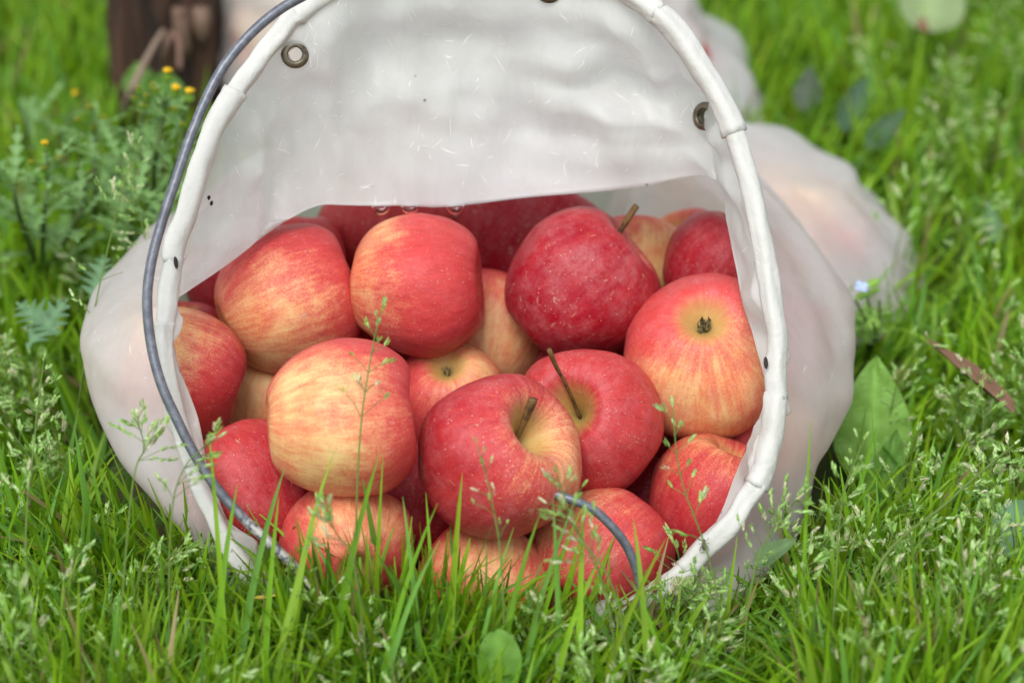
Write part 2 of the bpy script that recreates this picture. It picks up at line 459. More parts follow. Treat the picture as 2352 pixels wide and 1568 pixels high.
for i in range(NS):
    s = SPAR[i]
    for j in range(NT_):
        p = Vector(G[i, j]); t = TPAR[j]
        e_ = math.exp(-((s - 2) / (0.75 if 3.5 < TPAR[j] < 13 else 0.4)) ** 2)
        CA = (0.0110 if s < 2 else 0.0055) * (1 - 0.8 * e_); CB = (0.0085 if s < 2 else 0.0014) * (1 - 0.9 * e_)
        w = min(1, s / 0.35) if s < 2 else 1.0
        if s > 2.2: w = 1.3
        a = 0.0012 * ridge(Vector((p.x, p.y * 0.6, p.z)), 13, 3) + CA * crumple(p) + CB * crumple(p, 2.3) + 0.0045 * mnoise.noise(p * 11)
        # folds that run back from the rim
        fold = 0.0050 * mnoise.noise(Vector((t * 1.35, s * 0.8, 4.2))) * math.exp(-((s - 0.5) / 0.9) ** 2)
        # long crease from the rim to the right end of the fold edge, and the crumpled patch by the upper eyelet
        if s <= 2:
            tc = 2.2 + 1.9 * (s / 2)
            fold += 0.0085 * math.exp(-((t - tc) / 0.28) ** 2) * min(1, s * 2)
            tc2 = 28.0 - 0.5 * s
            fold += -0.008 * math.exp(-((t - tc2) / 0.35) ** 2) * math.exp(-((s - 0.55) / 0.4) ** 2)
            fold += 0.008 * math.exp(-((t - 28.6) / 0.3) ** 2) * math.exp(-((s - 0.65) / 0.25) ** 2)
            tc3 = 26.6 - 1.7 * (s / 2)
            fold += 0.006 * math.exp(-((t - tc3) / 0.25) ** 2) * min(1, s)
        DISP[i, j] = a * w + fold
G2 = G + N0 * DISP[:, :, None]
G2[:, :, 2] = np.maximum(G2[:, :, 2], 0.0005)
NB = normals(G2)
camv = np.array([0, 0, CAM_H])
def project(P):
    q = np.asarray(P) - camv
    d = q @ np.array(VF)
    return 1176 + FPX * (q @ np.array(VR)) / d, 784 - FPX * (q @ np.array(VU)) / d, d
def surf(t, s):
    """point and camera facing normal of the cloth at rim parameter t and row parameter s"""
    j = (t * NT_ / NC) % NT_; i = np.interp(s, SPAR, np.arange(NS))
    i0 = int(min(i, NS - 2)); fi = i - i0; j0 = int(j) % NT_; j1 = (j0 + 1) % NT_; fj = j - int(j)
    def b(A): return (A[i0, j0] * (1 - fj) + A[i0, j1] * fj) * (1 - fi) + (A[i0 + 1, j0] * (1 - fj) + A[i0 + 1, j1] * fj) * fi
    p = Vector(b(G2)); n = Vector(b(NB)).normalized()
    if n.dot(Vector(camv) - p) < 0: n = -n
    return p, n
def nearest(u, v, smin=0.0, smax=2.0):
    uu, vv_, dd = project(G2.reshape(-1, 3)); e = (uu - u) ** 2 + (vv_ - v) ** 2
    msk = np.repeat((SPAR >= smin) & (SPAR <= smax), NT_)
    e = np.where(msk, e, 1e12); k = int(e.argmin())
    return (k % NT_) * NC / NT_, SPAR[k // NT_]

EYE = [(677, 120, 0.0070), (1612, 268, 0.0072), (1268, -20, 0.0070)]
eyes = []
for u, v, r in EYE:
    t, s = nearest(u, v, 0.05, 1.9)
    p, n = surf(t, s); eyes.append((p, n, r))
bag = empty('apple_bag', (BCX, 1.2, 0.0))
tag(bag, 'open white cloth bag lying on the grass with its mouth full of red apples', 'bag')
Vb = [tuple(p) for p in G2.reshape(-1, 3)]
Fb = []
for i in range(NS - 1):
    for j in range(NT_):
        k = (j + 1) % NT_
        if SPAR[i] < 2:
            c = (Vector(G2[i, j]) + Vector(G2[i + 1, k])) / 2
            if any((c - e[0]).length < e[2] * 0.52 for e in eyes): continue
        Fb.append((i * NT_ + j, i * NT_ + k, (i + 1) * NT_ + k, (i + 1) * NT_ + j))
link('cloth', mesh('bag_cloth', Vb, Fb, M_CLOTH), bag)

# hem sleeves round the rim
def rim_at(t):
    return Vector(catmull_point(rows_f[0], t))
def catmull_point(Rw, t):
    j = (t * NT_ / NC) % NT_; a = int(j) % NT_; f = j - int(j)
    return Rw[a] * (1 - f) + Rw[(a + 1) % NT_] * f
JOINTS = [1.2, 2.75, 4.55, 8.25, 9.9, 11.85, 13.1, 15.2, 17.3, 19.6, 21.75, 23.0, 25.75, 27.45, 29.2, 31.2]
def hem_rad(t):
    t %= 30
    xs = [0, 4, 8, 11, 14, 16, 18, 19.5, 21, 22, 24, 27, 30]
    ys = [.0055, .0056, .0054, .0058, .0059, .0056, .0050, .0043, .0042, .0047, .0051, .0053, .0055]
    return float(np.interp(t, xs, ys))
def hem(a, b, k):
    n = max(10, int((b - a) * 14)); ts = np.linspace(a - 0.03, b + 0.07, n)
    path = []; rad = []
    sc = 1.0 + 0.06 * math.sin(k * 2.4)
    for q, t in enumerate(ts):
        p = rim_at(t) + Vector((mnoise.noise(Vector((t * 1.7, k, 0))), mnoise.noise(Vector((t * 1.7, k, 5))), mnoise.noise(Vector((t * 1.7, k, 9))))) * 0.0013
        path.append(p)
        e = 1.0
        if q == 0: e = 0.90
        if q == n - 1: e = 1.08
        if q == n - 2: e = 1.06
        rad.append(hem_rad(t) * sc * e)
    def rf(i, j, ang):
        return 1 - 0.10 * abs(math.sin(ang * 2 + 0.6 * k)) ** 3 + 0.22 * mnoise.noise(Vector((math.cos(ang) * 1.2, math.sin(ang) * 1.2, ts[i] * 1.1 + k * 5))) + 0.10 * mnoise.noise(Vector((math.cos(ang + ts[i]) * 2.2, math.sin(ang + ts[i]) * 2.2, ts[i] * 2.5 + k * 5))) + 0.05 * mnoise.noise(Vector((math.cos(ang) * 4, math.sin(ang) * 4, ts[i] * 7 + k)))  + (0.10 * mnoise.noise(Vector((math.cos(ang) * 3, math.sin(ang) * 3, k * 9))) * 1.8 if i >= n - 2 else 0)
    V, Fc = tube(path, rad, 20, True, rf)
    return link('hem_sleeve', mesh('hem_sleeve', V, Fc, M_HEM), bag)
hems = [hem(JOINTS[k], JOINTS[k + 1], k) for k in range(len(JOINTS) - 1)]
# little dark slits where the sleeve gapes
for u, v, du, dv, t in ((404, 603, -2, 15, 23), (1759, 833, -1, 15, 7.8)):
    d = project(np.array([tuple(rim_at(t))]))[2][0] - 0.0058
    V, Fc = ellipsoid(at(u, v, d), (vv((1, 0, 0)), vv((0, 0, 1)), vv((du / 15, 1, 0)).normalized()), (0.0011, 0.0008, 0.0030), 8, 6)
    link('slit', mesh('slit', V, Fc, M_SLIT), bag)

# eyelets
for p, n, r in eyes:
    n = (n * 0.3 + (Vector(camv) - p).normalized() + VR * (-0.55 if p.x > 0.05 else 0.05)).normalized()
    a, b, n = frame(n)
    prof = [(0.50, -0.004), (0.50, 0.0006), (0.53, 0.0013), (0.60, 0.0017), (0.72, 0.0014), (0.86, 0.0013), (0.97, 0.0008), (1.0, 0.0002), (1.0, -0.0006), (0.56, -0.0012), (0.56, -0.004)]
    V, Fc = [], []
    m = 36
    for rr, h in prof:
        for q in range(m):
            an = 2 * math.pi * q / m
            V.append(p + (a * math.cos(an) + b * math.sin(an)) * (rr * r) + n * (h + 0.0004))
    L = len(prof)
    for i in range(L):
        for q in range(m):
            k = (q + 1) % m; i2 = (i + 1) % L
            Fc.append((i * m + q, i * m + k, i2 * m + k, i2 * m + q))
    link('eyelet', mesh('eyelet', V, Fc, M_BRASS), bag)

# wire hoop: the long bow on the left and its cut end on the right
def wire(pts, r, name, worn=None):
    P = catmull([tuple(at(*p)) for p in pts], 90)
    V, Fc = tube([Vector(p) for p in P], r, 14)
    cols = []
    for i in range(90):
        uu, vv_, _ = project(P[i:i + 1]); w = worn(float(uu[0]), float(vv_[0])) if worn else 0
        cols += [(w, 0, 0, 1)] * 14
    return link(name, mesh(name, V, Fc, M_WIRE, True, cols), bag)
wire([(900,-75,1.225),(790,-50,1.222),(690,-5,1.218),(625,35,1.214),(560,95,1.21),(500,175,1.206),(447,290,1.202),(405,410,1.198),(372,510,1.195),(348,600,1.193),(338,690,1.192),(347,790,1.192),
      (370,880,1.19),(405,960,1.19),(448,1045,1.19),(502,1125,1.19),(565,1195,1.19),(622,1248,1.191),(690,1315,1.193),(740,1385,1.198),(770,1440,1.206),(785,1470,1.214)], 0.00245, 'hoop_wire',
     lambda u, v: min(1, max(0, (v - 1170) / 40)))
wire([(1268,1133,1.195),(1310,1146,1.193),(1360,1168,1.193),(1405,1208,1.194),(1440,1255,1.197),(1462,1310,1.20),(1472,1360,1.206),(1470,1410,1.212)], 0.00215, 'hoop_wire',
     lambda u, v: min(1, max(0, (v - 1290) / 60)) * 0.8)

# pale fibres pressed into the cloth
fa = Acc()
for _ in range(720):
    if random.random() < 0.72: t, s = random.uniform(22, 34), random.uniform(0.1, 1.97)
    else: t, s = random.choice([random.uniform(4, 12), random.uniform(18, 24)]), random.uniform(0.2, 3.2)
    _j, _i = int(t * NT_ / NC) % NT_, min(NS - 2, int(np.interp(s, SPAR, np.arange(NS))))
    if np.linalg.norm(np.cross(G2[_i, (_j + 1) % NT_] - G2[_i, _j], G2[_i + 1, _j] - G2[_i, _j])) / (SPAR[_i + 1] - SPAR[_i]) < random.random() * 3.2e-4: continue
    p, n = surf(t, s)
    L = random.choice([0.0025, 0.004, 0.004, 0.006, 0.009]) * random.uniform(0.6, 1.3); w = random.uniform(0.00007, 0.00020)
    a, b, n = frame(n); an = random.uniform(0, math.pi); cu = random.uniform(-1, 1) * random.choice([0.1, 0.3, 0.6])
    d1 = a * math.cos(an) + b * math.sin(an); d2 = n.cross(d1)
    V = []
    for q in range(5):
        f = q / 4 - 0.5; c = p + d1 * (f * L) + d2 * (cu * f * f * L)
        # keep on the cloth: project onto the local plane plus a hair
        ww = w * (1 - abs(f) * 1.2)
        V += [c + d2 * ww + n * 0.0003, c - d2 * ww + n * 0.0003]
    fa.add(V, [(2 * q, 2 * q + 1, 2 * q + 3, 2 * q + 2) for q in range(4)])
o = link('fibres', fa.mesh('fibres', M_FIBRE), bag); o['kind'] = 'stuff'

# ------------------------------------------------------------------ apples
def apple_mesh(seed):
    r = random.Random(seed)
    V, Fc = [], []
    nu, nv = 56, 44
    conic = r.uniform(0.05, 0.14); hgt = r.uniform(0.97, 1.05); lob = r.uniform(0.012, 0.035); ph0 = r.uniform(0, 6)
    lean = r.uniform(-0.06, 0.06)
    for i in range(nv + 1):
        ph = math.pi * i / nv
        sn, cs = max(math.sin(ph), 0.0), math.cos(ph)
        rho0 = sn ** 0.97
        z = hgt * cs
        if cs > 0: z -= 0.62 * math.exp(-(rho0 / 0.285) ** 2) + 0.12 * math.exp(-(rho0 / 0.10) ** 2)
        else: z += 0.36 * math.exp(-(rho0 / 0.30) ** 2)
        for j in range(nu):
            th = 2 * math.pi * j / nu
            rho = rho0 * (1 + conic * cs) * (1 + lob * (0.35 + 0.65 * (1 - cs) / 2) * math.cos(5 * th + ph0))
            p = Vector((rho * math.cos(th), rho * math.sin(th), z))
            d = 0.085 * mnoise.noise(p * 1.1 + Vector((seed * 3.3, 0, 0))) + 0.014 * mnoise.noise(p * 3.2 + Vector((0, seed * 2.1, 0)))
            p += p.normalized() * d * min(1, rho0 * 2.5)
            p.x += lean * z
            V.append(p * 1.045)
    for i in range(nv):
        for j in range(nu):
            k = (j + 1) % nu
            Fc.append((i * nu + j, (i + 1) * nu + j, (i + 1) * nu + k, i * nu + k))
    return mesh('apple', V, Fc, M_APPLE)
AP = [apple_mesh(k) for k in range(7)]
def stalk_mesh(kind):
    if kind == 'long': pts = [(0, 0, 0.20), (0.02, 0, 0.45), (0.05, 0.02, 0.75), (0.06, 0.05, 1.00), (0.08, 0.05, 1.22)]; rad = [.032, .027, .026, .029, .042, .040]
    elif kind == 'short': pts = [(0, 0, 0.22), (0.02, 0.01, 0.40), (0.05, 0.02, 0.58), (0.10, 0.03, 0.78)]; rad = [.040, .040, .046, .056, .068, .066]
    else: pts = [(0, 0, 0.2), (0.01, 0.02, 0.5), (0.0, 0.08, 0.8), (-0.03, 0.12, 1.02)]; rad = [.034, .034, .036, .042, .054, .050]
    P = catmull(pts, 12); R_ = np.interp(np.linspace(0, 1, 12), np.linspace(0, 1, len(rad)), rad)
    V, Fc = tube([Vector(p) for p in P], R_, 8, True, lambda i, j, a: 1 + 0.15 * mnoise.noise(Vector((i * .8, math.cos(a), math.sin(a)))))
    return mesh('stalk', V, Fc, M_STALK)
STK = {k: stalk_mesh(k) for k in ('long', 'short', 'thin')}
def calyx_mesh():
    A = Acc()
    for q in range(6):
        an = 2 * math.pi * q / 6 + random.uniform(-.2, .2); rr = random.uniform(0.09, 0.15)
        ca, sa = math.cos(an), math.sin(an); w = 0.035
        up = random.uniform(0.06, 0.16)
        P = [(ca * .03 - sa * w, sa * .03 + ca * w, -.56), (ca * .03 + sa * w, sa * .03 - ca * w, -.56), (ca * rr * .8 + sa * w * .8, sa * rr * .8 - ca * w * .8, -.60 - up * .5),
             (ca * rr * .8 - sa * w * .8, sa * rr * .8 + ca * w * .8, -.60 - up * .5), (ca * rr * .55, sa * rr * .55, -.66 - up)]
        A.add(P, [(0, 1, 2, 3), (3, 2, 4)])
    for q in range(7):
        an = random.uniform(0, 6.28)
        V, Fc = tube([Vector((0.02 * math.cos(an), .02 * math.sin(an), -.55)), Vector((.05 * math.cos(an), .05 * math.sin(an), -.72))], .009, 4)
        A.add(V, Fc)
    return A.mesh('calyx', M_CALYX, False)
CAL = calyx_mesh()
GRP = 'apples in the open bag'
acount = [0]
def apple(u, v, rpx, d, axis, ydir, blush, deep, label, var=None, stalk=None, calyx=False, film=0.25, scuff=0.6, roll=None, group=GRP, R=None):
    k = acount[0]; acount[0] += 1
    c = d if isinstance(d, Vector) else at(u, v, d); r = R or rpx * d / FPX
    z = vv(axis).normalized()
    tmp = vv((0.2, 0.9, 0.3)) if abs(z.dot(vv((0.2, 0.9, 0.3)).normalized())) < 0.9 else vv((1, 0, 0))
    x = (tmp - z * tmp.dot(z)).normalized(); y = z.cross(x)
    ro = Matrix((x, y, z)).transposed()
    if roll is not None: ro = ro @ Matrix.Rotation(roll, 3, 'Z')
    o = bpy.data.objects.new('apple', AP[(k if var is None else var) % 7]); COL.objects.link(o)
    o.matrix_world = Matrix.LocRotScale(c, ro.to_quaternion(), Vector((r, r, r)))
    yl = (ro.transposed() @ vv(ydir)).normalized()
    o['ydir'] = [yl.x, yl.y, yl.z]; o['blush'] = float(blush); o['deep'] = float(deep); o['seed'] = k * 1.37 + 0.5
    o['film'] = float(film); o['scuff'] = float(scuff)
    tag(o, label, 'apple', group)
    if stalk:
        s = bpy.data.objects.new('stalk', STK[stalk[0]]); COL.objects.link(s); s.parent = o; s.location = (0, 0, .08)
        if len(stalk) > 1:          # lean the stalk in view space
            dl = (ro.transposed() @ vv(stalk[1])).normalized()
            q = Vector((0, 0, 1)).rotation_difference(dl)
            if len(stalk) > 2: s.scale = (0.85, 0.85, stalk[2])
            s.location = Vector((0, 0, 0.36)) - q @ Vector((0, 0, 0.27)); s.rotation_mode = 'QUATERNION'; s.rotation_quaternion = q
    if calyx:
        s = bpy.data.objects.new('calyx', CAL); COL.objects.link(s); s.parent = o
        s.rotation_euler = (0, 0, k * 1.1); s.location = (0, 0, -0.13); s.scale = (1.0, 1.0, 0.95)
    return o
# in view: axis points out of the stalk end; ydir is the yellow side
apple(418,855,148,1.285,(-.93,.3,.1),(-.5,.75,.35),.42,.35,'orange apple with red underside wedged against the left side of the bag mouth',1)
apple(658,690,163,1.318,(.85,.35,-.25),(-.25,-.55,.8),.60,.28,'apple with mottled yellow belly and red top, under the left end of the hanging flap',2)
apple(960,655,157,1.3082,(.92,.02,.05),(-.95,.3,.1),.62,.20,'blocky orange red apple lying on its side just below the three water drops',0,film=.2)
apple(1335,657,172,1.328,(.72,.62,.10),(.4,.5,-.8),.95,.62,'large dark crimson apple with a dented shoulder and upright stalk, behind the long stalked apple',3,('thin',(.42,.88,.2),1.22),film=.55,scuff=1.0)
apple(1618,818,178,1.3027,(.07,-.52,-.84),(.05,-.60,.75),.56,.06,'orange pink apple showing its dry calyx beside the right side of the mouth',4,calyx=True,film=.45)
apple(785,962,178,1.2083,(.94,.05,-.10),(-.45,-.1,.85),.50,.10,'big pale yellow apple blushed red at its right shoulder, in the front row',5,film=.2,scuff=.3)
apple(1140,1058,182,1.2231,(.56,.52,.64),(.95,.0,.3),.78,.50,'large crimson apple with a short thick stalk at the centre of the front row',6,('short',(.42,.72,.5),1.3),film=.45,scuff=.9)
apple(1348,970,167,1.2766,(-.28,.22,.88),(.1,.3,-.9),.62,.28,'pinkish red apple with a long thin stalk leaning left out of its deep hollow',1,('long',(-.33,.66,.68),1.3),film=.45)
apple(1035,915,128,1.3233,(.05,-.62,-.75),(.6,.5,.5),.58,.15,'small coral apple showing its calyx between the two front row apples',2,calyx=True,film=.3)
apple(1112,765,142,1.3684,(.1,.85,-.4),(.2,-.1,.9),.62,.04,'plain orange apple half hidden behind the blocky orange red apple',3,film=.3)
apple(890,545,158,1.4181,(.3,.8,-.3),(.2,.3,-.9),.62,.35,'red apple with dull russet patches under the left drops of the flap',4,scuff=1.2,film=.3)
apple(1208,550,172,1.4125,(.5,.7,.1),(-.2,.4,-.9),.90,.62,'wide dark red apple at the back under the right end of the flap',5,scuff=1.0,film=.5)
apple(665,610,125,1.3785,(.1,.9,0),(-.4,.2,-.7),.70,.30,'scarlet apple of which a sliver shows above the mottled yellow apple',6)
apple(1462,610,115,1.388,(.1,.9,-.2),(.6,-.1,.7),.35,.08,'small orange apple behind the upright stalk of the crimson apple',0,film=.3)
apple(1580,615,128,1.4353,(-.3,.8,.2),(-.5,.2,-.7),.40,.20,'brick red apple at the back near the pale inside wall of the bag',1,film=.5)
apple(1655,620,125,1.3549,(.4,.8,.2),(.5,.2,-.8),.85,.60,'deep red apple cut off by the right fabric fold above the calyx apple',2,film=.4)
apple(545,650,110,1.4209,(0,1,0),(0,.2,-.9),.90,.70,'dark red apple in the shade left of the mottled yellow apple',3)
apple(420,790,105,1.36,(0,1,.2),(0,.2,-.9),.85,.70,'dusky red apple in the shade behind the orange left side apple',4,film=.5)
apple(580,1130,155,1.2518,(-.5,.7,-.2),(-.7,.1,-.6),.75,.38,'red apple behind the lower left stretch of the bent grey wire',5,film=.45)
apple(800,1260,145,1.2251,(-.2,.3,-.8),(.1,.6,.5),.72,.15,'coral apple half hidden by grass blades below the pale yellow apple',6,film=.3)
apple(935,1180,125,1.2915,(.2,.8,-.3),(0,.2,-.9),.80,.45,'red apple wedged deep between the pale yellow apple and the central crimson apple',0,film=.3)
apple(1380,1288,158,1.2588,(.6,.5,-.4),(-.4,.7,.3),.85,.35,'scarlet apple behind the cut end of the grey wire',1,film=.35)
apple(1645,1155,148,1.2821,(.3,.8,.2),(-.2,.9,.3),.85,.50,'glossy red apple tucked in the lower right corner of the mouth',2,film=.15)
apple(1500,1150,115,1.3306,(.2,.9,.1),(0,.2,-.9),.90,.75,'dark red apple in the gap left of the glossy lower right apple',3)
apple(1112,1345,150,1.25,(.2,.8,-.2),(.1,.5,.7),.74,.15,'orange red apple at the bottom of the mouth behind dense grass',4)
apple(600,930,110,1.34,(.2,.8,0),(.1,.3,.9),.4,.15,'amber apple seen in the gap left of the pale yellow apple',5)
apple(1440,850,110,1.3645,(.2,.8,0),(0,.1,-.9),.70,.40,'red apple in the small gap under the dented crimson apple',6)
apple(830,800,120,1.3625,(.2,.8,0),(.4,.1,-.9),.62,.55,'brownish red apple in the gap behind the tall thin seed head',0)
apple(640,1290,110,1.2913,(.2,.8,0),(.2,.4,-.9),.80,.50,'deep red apple low down where the wire runs into the grass',1)
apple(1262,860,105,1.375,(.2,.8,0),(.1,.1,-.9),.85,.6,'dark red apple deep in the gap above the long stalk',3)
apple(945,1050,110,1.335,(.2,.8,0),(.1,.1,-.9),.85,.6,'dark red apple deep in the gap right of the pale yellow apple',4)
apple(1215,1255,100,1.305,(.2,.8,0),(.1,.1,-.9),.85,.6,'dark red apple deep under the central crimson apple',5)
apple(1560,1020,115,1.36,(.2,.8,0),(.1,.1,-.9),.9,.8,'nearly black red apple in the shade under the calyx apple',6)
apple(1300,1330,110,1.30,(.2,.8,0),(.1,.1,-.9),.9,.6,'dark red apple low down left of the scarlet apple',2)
# pressed against the inside of the cloth, seen as a blush through it
G2_ = 'apples showing through the bag cloth'
apple(1770,800,0,1.36,(.2,.8,0),(0,.2,-.9),.70,.3,'apple glowing pink through the outside of the bag right of the hem',2,group=G2_,R=.032)
apple(1735,1010,0,1.335,(.4,.6,.2),(.6,.2,.3),.60,.3,'apple glowing pink low through the right outer side of the bag',3,group=G2_,R=.032)
apple(1720,640,0,1.42,(.4,.6,.2),(.6,.2,.3),.70,.3,'apple glowing faintly behind the upper right hem',3,group=G2_,R=.032)

# ------------------------------------------------------------------ the two bags behind
def sack(name, label, zs, mat, seed, amp=0.006, n=90, m=60):
    """zs: (z, centre x, centre y, half width, half depth) from bottom to top"""
    Z = np.array(zs); q = catmull(Z, m)
    V, Fc = [], []
    for i in range(m):
        z, cx, cy, hx, hy = q[i]
        for j in range(n):
            a = 2 * math.pi * j / n
            ca, sa = math.cos(a), math.sin(a)
            p = Vector((cx + hx * np.sign(ca) * abs(ca) ** 0.85, cy + hy * np.sign(sa) * abs(sa) ** 0.85, z))
            nn = Vector((ca, sa, 0.2))
            d = amp * (1.3 * mnoise.noise(p * 9 + Vector((seed, 0, 0))) + 1.1 * crumple(p + Vector((seed, 0, 0)), 1.0) + 1.5 * crumple(p + Vector((seed, 1, 0)), 2.0) + 0.4 * ridge(p, 12, seed) - 0.5)
            p += nn * d; p.z = max(p.z, 0.0)
            V.append(p)
    for i in range(m - 1):
        for j in range(n):
            k = (j + 1) % n
            Fc.append((i * n + j, i * n + k, (i + 1) * n + k, (i + 1) * n + j))
    Fc.append(tuple(range(n))[::-1]); Fc.append(tuple((m - 1) * n + j for j in range(n)))
    b = empty(name, (zs[0][1], zs[0][2], 0))
    tag(b, label, 'bag')
    link('cloth', mesh('sack_cloth', V, Fc, mat), b)
    return b
sack('apple_bag', 'closed white bag of apples standing directly behind the open bag',
     [(0.0, -.01, 1.70, .170, .11), (.012, -.012, 1.70, .192, .135), (.04, -.015, 1.70, .188, .14), (.058, -.03, 1.71, .176, .135), (.08, -.037, 1.715, .168, .13), (.11, -.042, 1.72, .158, .125),
      (.15, -.045, 1.72, .145, .115), (.20, -.045, 1.72, .12, .09), (.24, -.045, 1.72, .07, .05), (.27, -.045, 1.72, .05, .035), (.30, -.04, 1.72, .075, .05)], M_CLOTH_FAR, 4.0)
sack('apple_bag', 'slumped white bag with apples glowing through it, right of the open bag',
     [(0.0, .158, 1.440, .075, .095), (.008, .158, 1.440, .092, .118), (.028, .156, 1.442, .090, .118), (.045, .147, 1.447, .082, .107), (.060, .135, 1.452, .068, .092), (.072, .120, 1.46, .048, .065), (.078, .11, 1.47, .02, .025)], M_CLOTH_FAR, 9.0, 0.005)
G3 = 'apples inside the slumped bag'
apple(0,0,0,Vector((0.174,1.438,0.033)),(.2,.8,0),(0,.2,.9),-.2,.0,'yellow orange apple glowing through the top of the slumped bag',3,group=G3,R=0.03)
apple(0,0,0,Vector((0.146,1.392,0.032)),(.2,.8,0),(0,.2,.9),-.1,.0,'amber apple glowing through the middle of the slumped bag',4,group=G3,R=0.031)
apple(0,0,0,Vector((0.188,1.404,0.027)),(.2,.8,0),(0,.2,-.9),.6,.2,'rosy apple glowing low through the slumped bag by the blue flower',5,group=G3,R=0.026)
apple(0,0,0,Vector((0.112,1.44,0.042)),(.2,.8,0),(0,.2,.9),.1,.1,'apple glowing faintly at the shoulder of the slumped bag',6,group=G3,R=0.027)
G4 = 'apples inside the standing bag'
apple(0,0,0,Vector((0.050,1.68,0.115)),(.2,.8,0),(0,.2,.9),.2,.1,'apple glowing orange through the right shoulder of the standing bag',0,group=G4,R=0.034)
apple(0,0,0,Vector((-0.160,1.668,0.074)),(.2,.8,0),(0,.2,.9),.35,.1,'apple glowing pink through the left edge of the standing bag',1,group=G4,R=0.032)
apple(0,0,0,Vector((0.108,1.68,0.042)),(.2,.8,0),(0,.2,-.9),.7,.3,'apple glowing mauve low at the right foot of the standing bag',2,group=G4,R=0.03)

# ------------------------------------------------------------------ water drops, crumbs, fly
for (u, v, w, h, lb) in ((875, 480, 23, 15, 'flattest water drop hanging from the bag flap, left of the other two'), (942, 478, 22, 14, 'water drop between two others on the edge of the bag flap'), (1046, 472, 22, 14, 'water drop at the right end of the row under the bag flap')):
    uu_, vv2, dd_ = project(G2.reshape(-1, 3))
    ok = (np.abs(uu_ - u) < 9) & np.repeat((SPAR > 1.5) & (SPAR < 2.3), NT_) & np.tile((TPAR > 25) | (TPAR < 2), NS)
    ok = np.where(ok, vv2, -1e9); k_ = int(ok.argmax())
    d = dd_[k_] - 0.0006; c = at(u, vv2[k_] - 1, d); sc = d / FPX
    V, Fc = ellipsoid(c, (VR, -VF, VU), (w * sc * 0.95, 0.0024, h * sc * 1.45), 24, 18); V = [q - VU * max(0.0, (q - c).dot(VU) - 0.0004) for q in V]
    o = link('water_drop', mesh('water_drop', V, Fc, M_WATER)); tag(o, lb, 'water drop', 'drops on the flap edge')
for (u, v, d, rr, lb) in ((1613, 1157, 1.2515, .0017, 'round water drop on the glossy red apple in the lower right corner'), (560, 1118, 1.2205, .0012, 'tiny water drop on the red apple behind the lower left wire'), (592, 1142, 1.219, .0010, 'smallest water drop on the red apple behind the lower left wire')):
    ap_ = min((o for o in COL.objects if o.name.startswith('apple') and o.type == 'MESH'), key=lambda o: abs((o.matrix_world.translation - at(u, v, d)).length - o.scale[0]))
    q = at(u, v, d); c_ = ap_.location; n = (q - c_).normalized(); a, b, n = frame(n)
    V, Fc = ellipsoid(c_ + n * (ap_.scale[0] * 0.985), (a, b, n), (rr, rr, rr * .7), 14, 10)
    tag(link('water_drop', mesh('water_drop', V, Fc, M_WATER)), lb, 'water drop', 'drops on the apples')
for (u, v, k, lb) in ((474, 452, 0, 'dark crumb on the bag cloth by the left hem, upper of the pair'), (484, 465, 1, 'dark crumb on the bag cloth by the left hem, lower of the pair')):
    t, s = nearest(u, v, 0.02, 1.9); p, n = surf(t, s); a, b, n = frame(n)
    V, Fc = ellipsoid(p + n * 0.0008, (a, n, b), (0.0009, 0.0008, 0.0014), 8, 6)
    V = [q + Vector((mnoise.noise(q * 900), mnoise.noise(q * 900 + Vector((3, 0, 0))), mnoise.noise(q * 900 + Vector((0, 5, 0))))) * 0.0004 for q in V]
    tag(link('soil_crumb', mesh('soil_crumb', V, Fc, M_SPECK)), lb, 'crumb', 'crumbs on the cloth')
def fly():
    M1 = mat_simple('fly_body', (0.06, 0.045, 0.035), 0.5, 0.4, 0, 1500, (0.14, 0.11, 0.08)); M2 = mat_simple('fly_leg', (0.03, 0.022, 0.018), 0.6)
    t = NT('fly_wing'); tp = t.n('ShaderNodeBsdfTransparent'); gp = t.bsdf((0.20, 0.17, 0.15), 0.3, 0.5); M3 = t.done(t.mixsh(0.5, gp.outputs[0], tp.outputs[0]))
    u, v = 1617, 1250
    c0 = rim_at(11.45); d = project(np.array([tuple(c0)]))[2][0] - 0.0082
    c = at(u, v, d)
    ax = vv((-.06, 1, .05)).normalized(); nz = vv((-.1, .1, 1)); nz = (nz - ax * nz.dot(ax)).normalized(); sd_ = ax.cross(nz)
    r = empty('fly', c); tag(r, 'small brown fly sitting on the lower right hem of the open bag', 'fly')
    A = Acc()
    A.add(*ellipsoid(c + ax * .0021, (sd_, nz, ax), (.0007, .0006, .0006)))
    A.add(*ellipsoid(c + ax * .0010 + nz * .0002, (sd_, nz, ax), (.0009, .0009, .0011)))
    A.add(*ellipsoid(c - ax * .0010, (sd_, nz, ax), (.0011, .0008, .0017)))
    link('body', A.mesh('fly_body', M1), r)
    for sgn in (-1, 1):
        P = [c + ax * .0010 + sd_ * sgn * .0005 + nz * .0009]
        for q in range(7):
            f = q / 6; P.append(c + ax * (.0010 - .0042 * f) + sd_ * sgn * (.0005 + .0016 * math.sin(f * 2.3)) + nz * (.0010))
        P.append(c - ax * .0020 + sd_ * sgn * .0003 + nz * .0010)
        link('wing', mesh('wing', P, [(0, i, i + 1) for i in range(1, len(P) - 1)], M3), r)
        for q, (fa_, fb) in enumerate(((.0016, .0030), (.0006, .0004), (-.0002, -.0030))):
            V, Fc = tube([c + ax * fa_ + sd_ * sgn * .0006, c + ax * (fa_ + fb) / 2 + sd_ * sgn * .0019 + nz * .0006, c + ax * fb + sd_ * sgn * .0024 - nz * .0010], .00013, 5)
            link('leg', mesh('leg', V, Fc, M2), r)
fly()

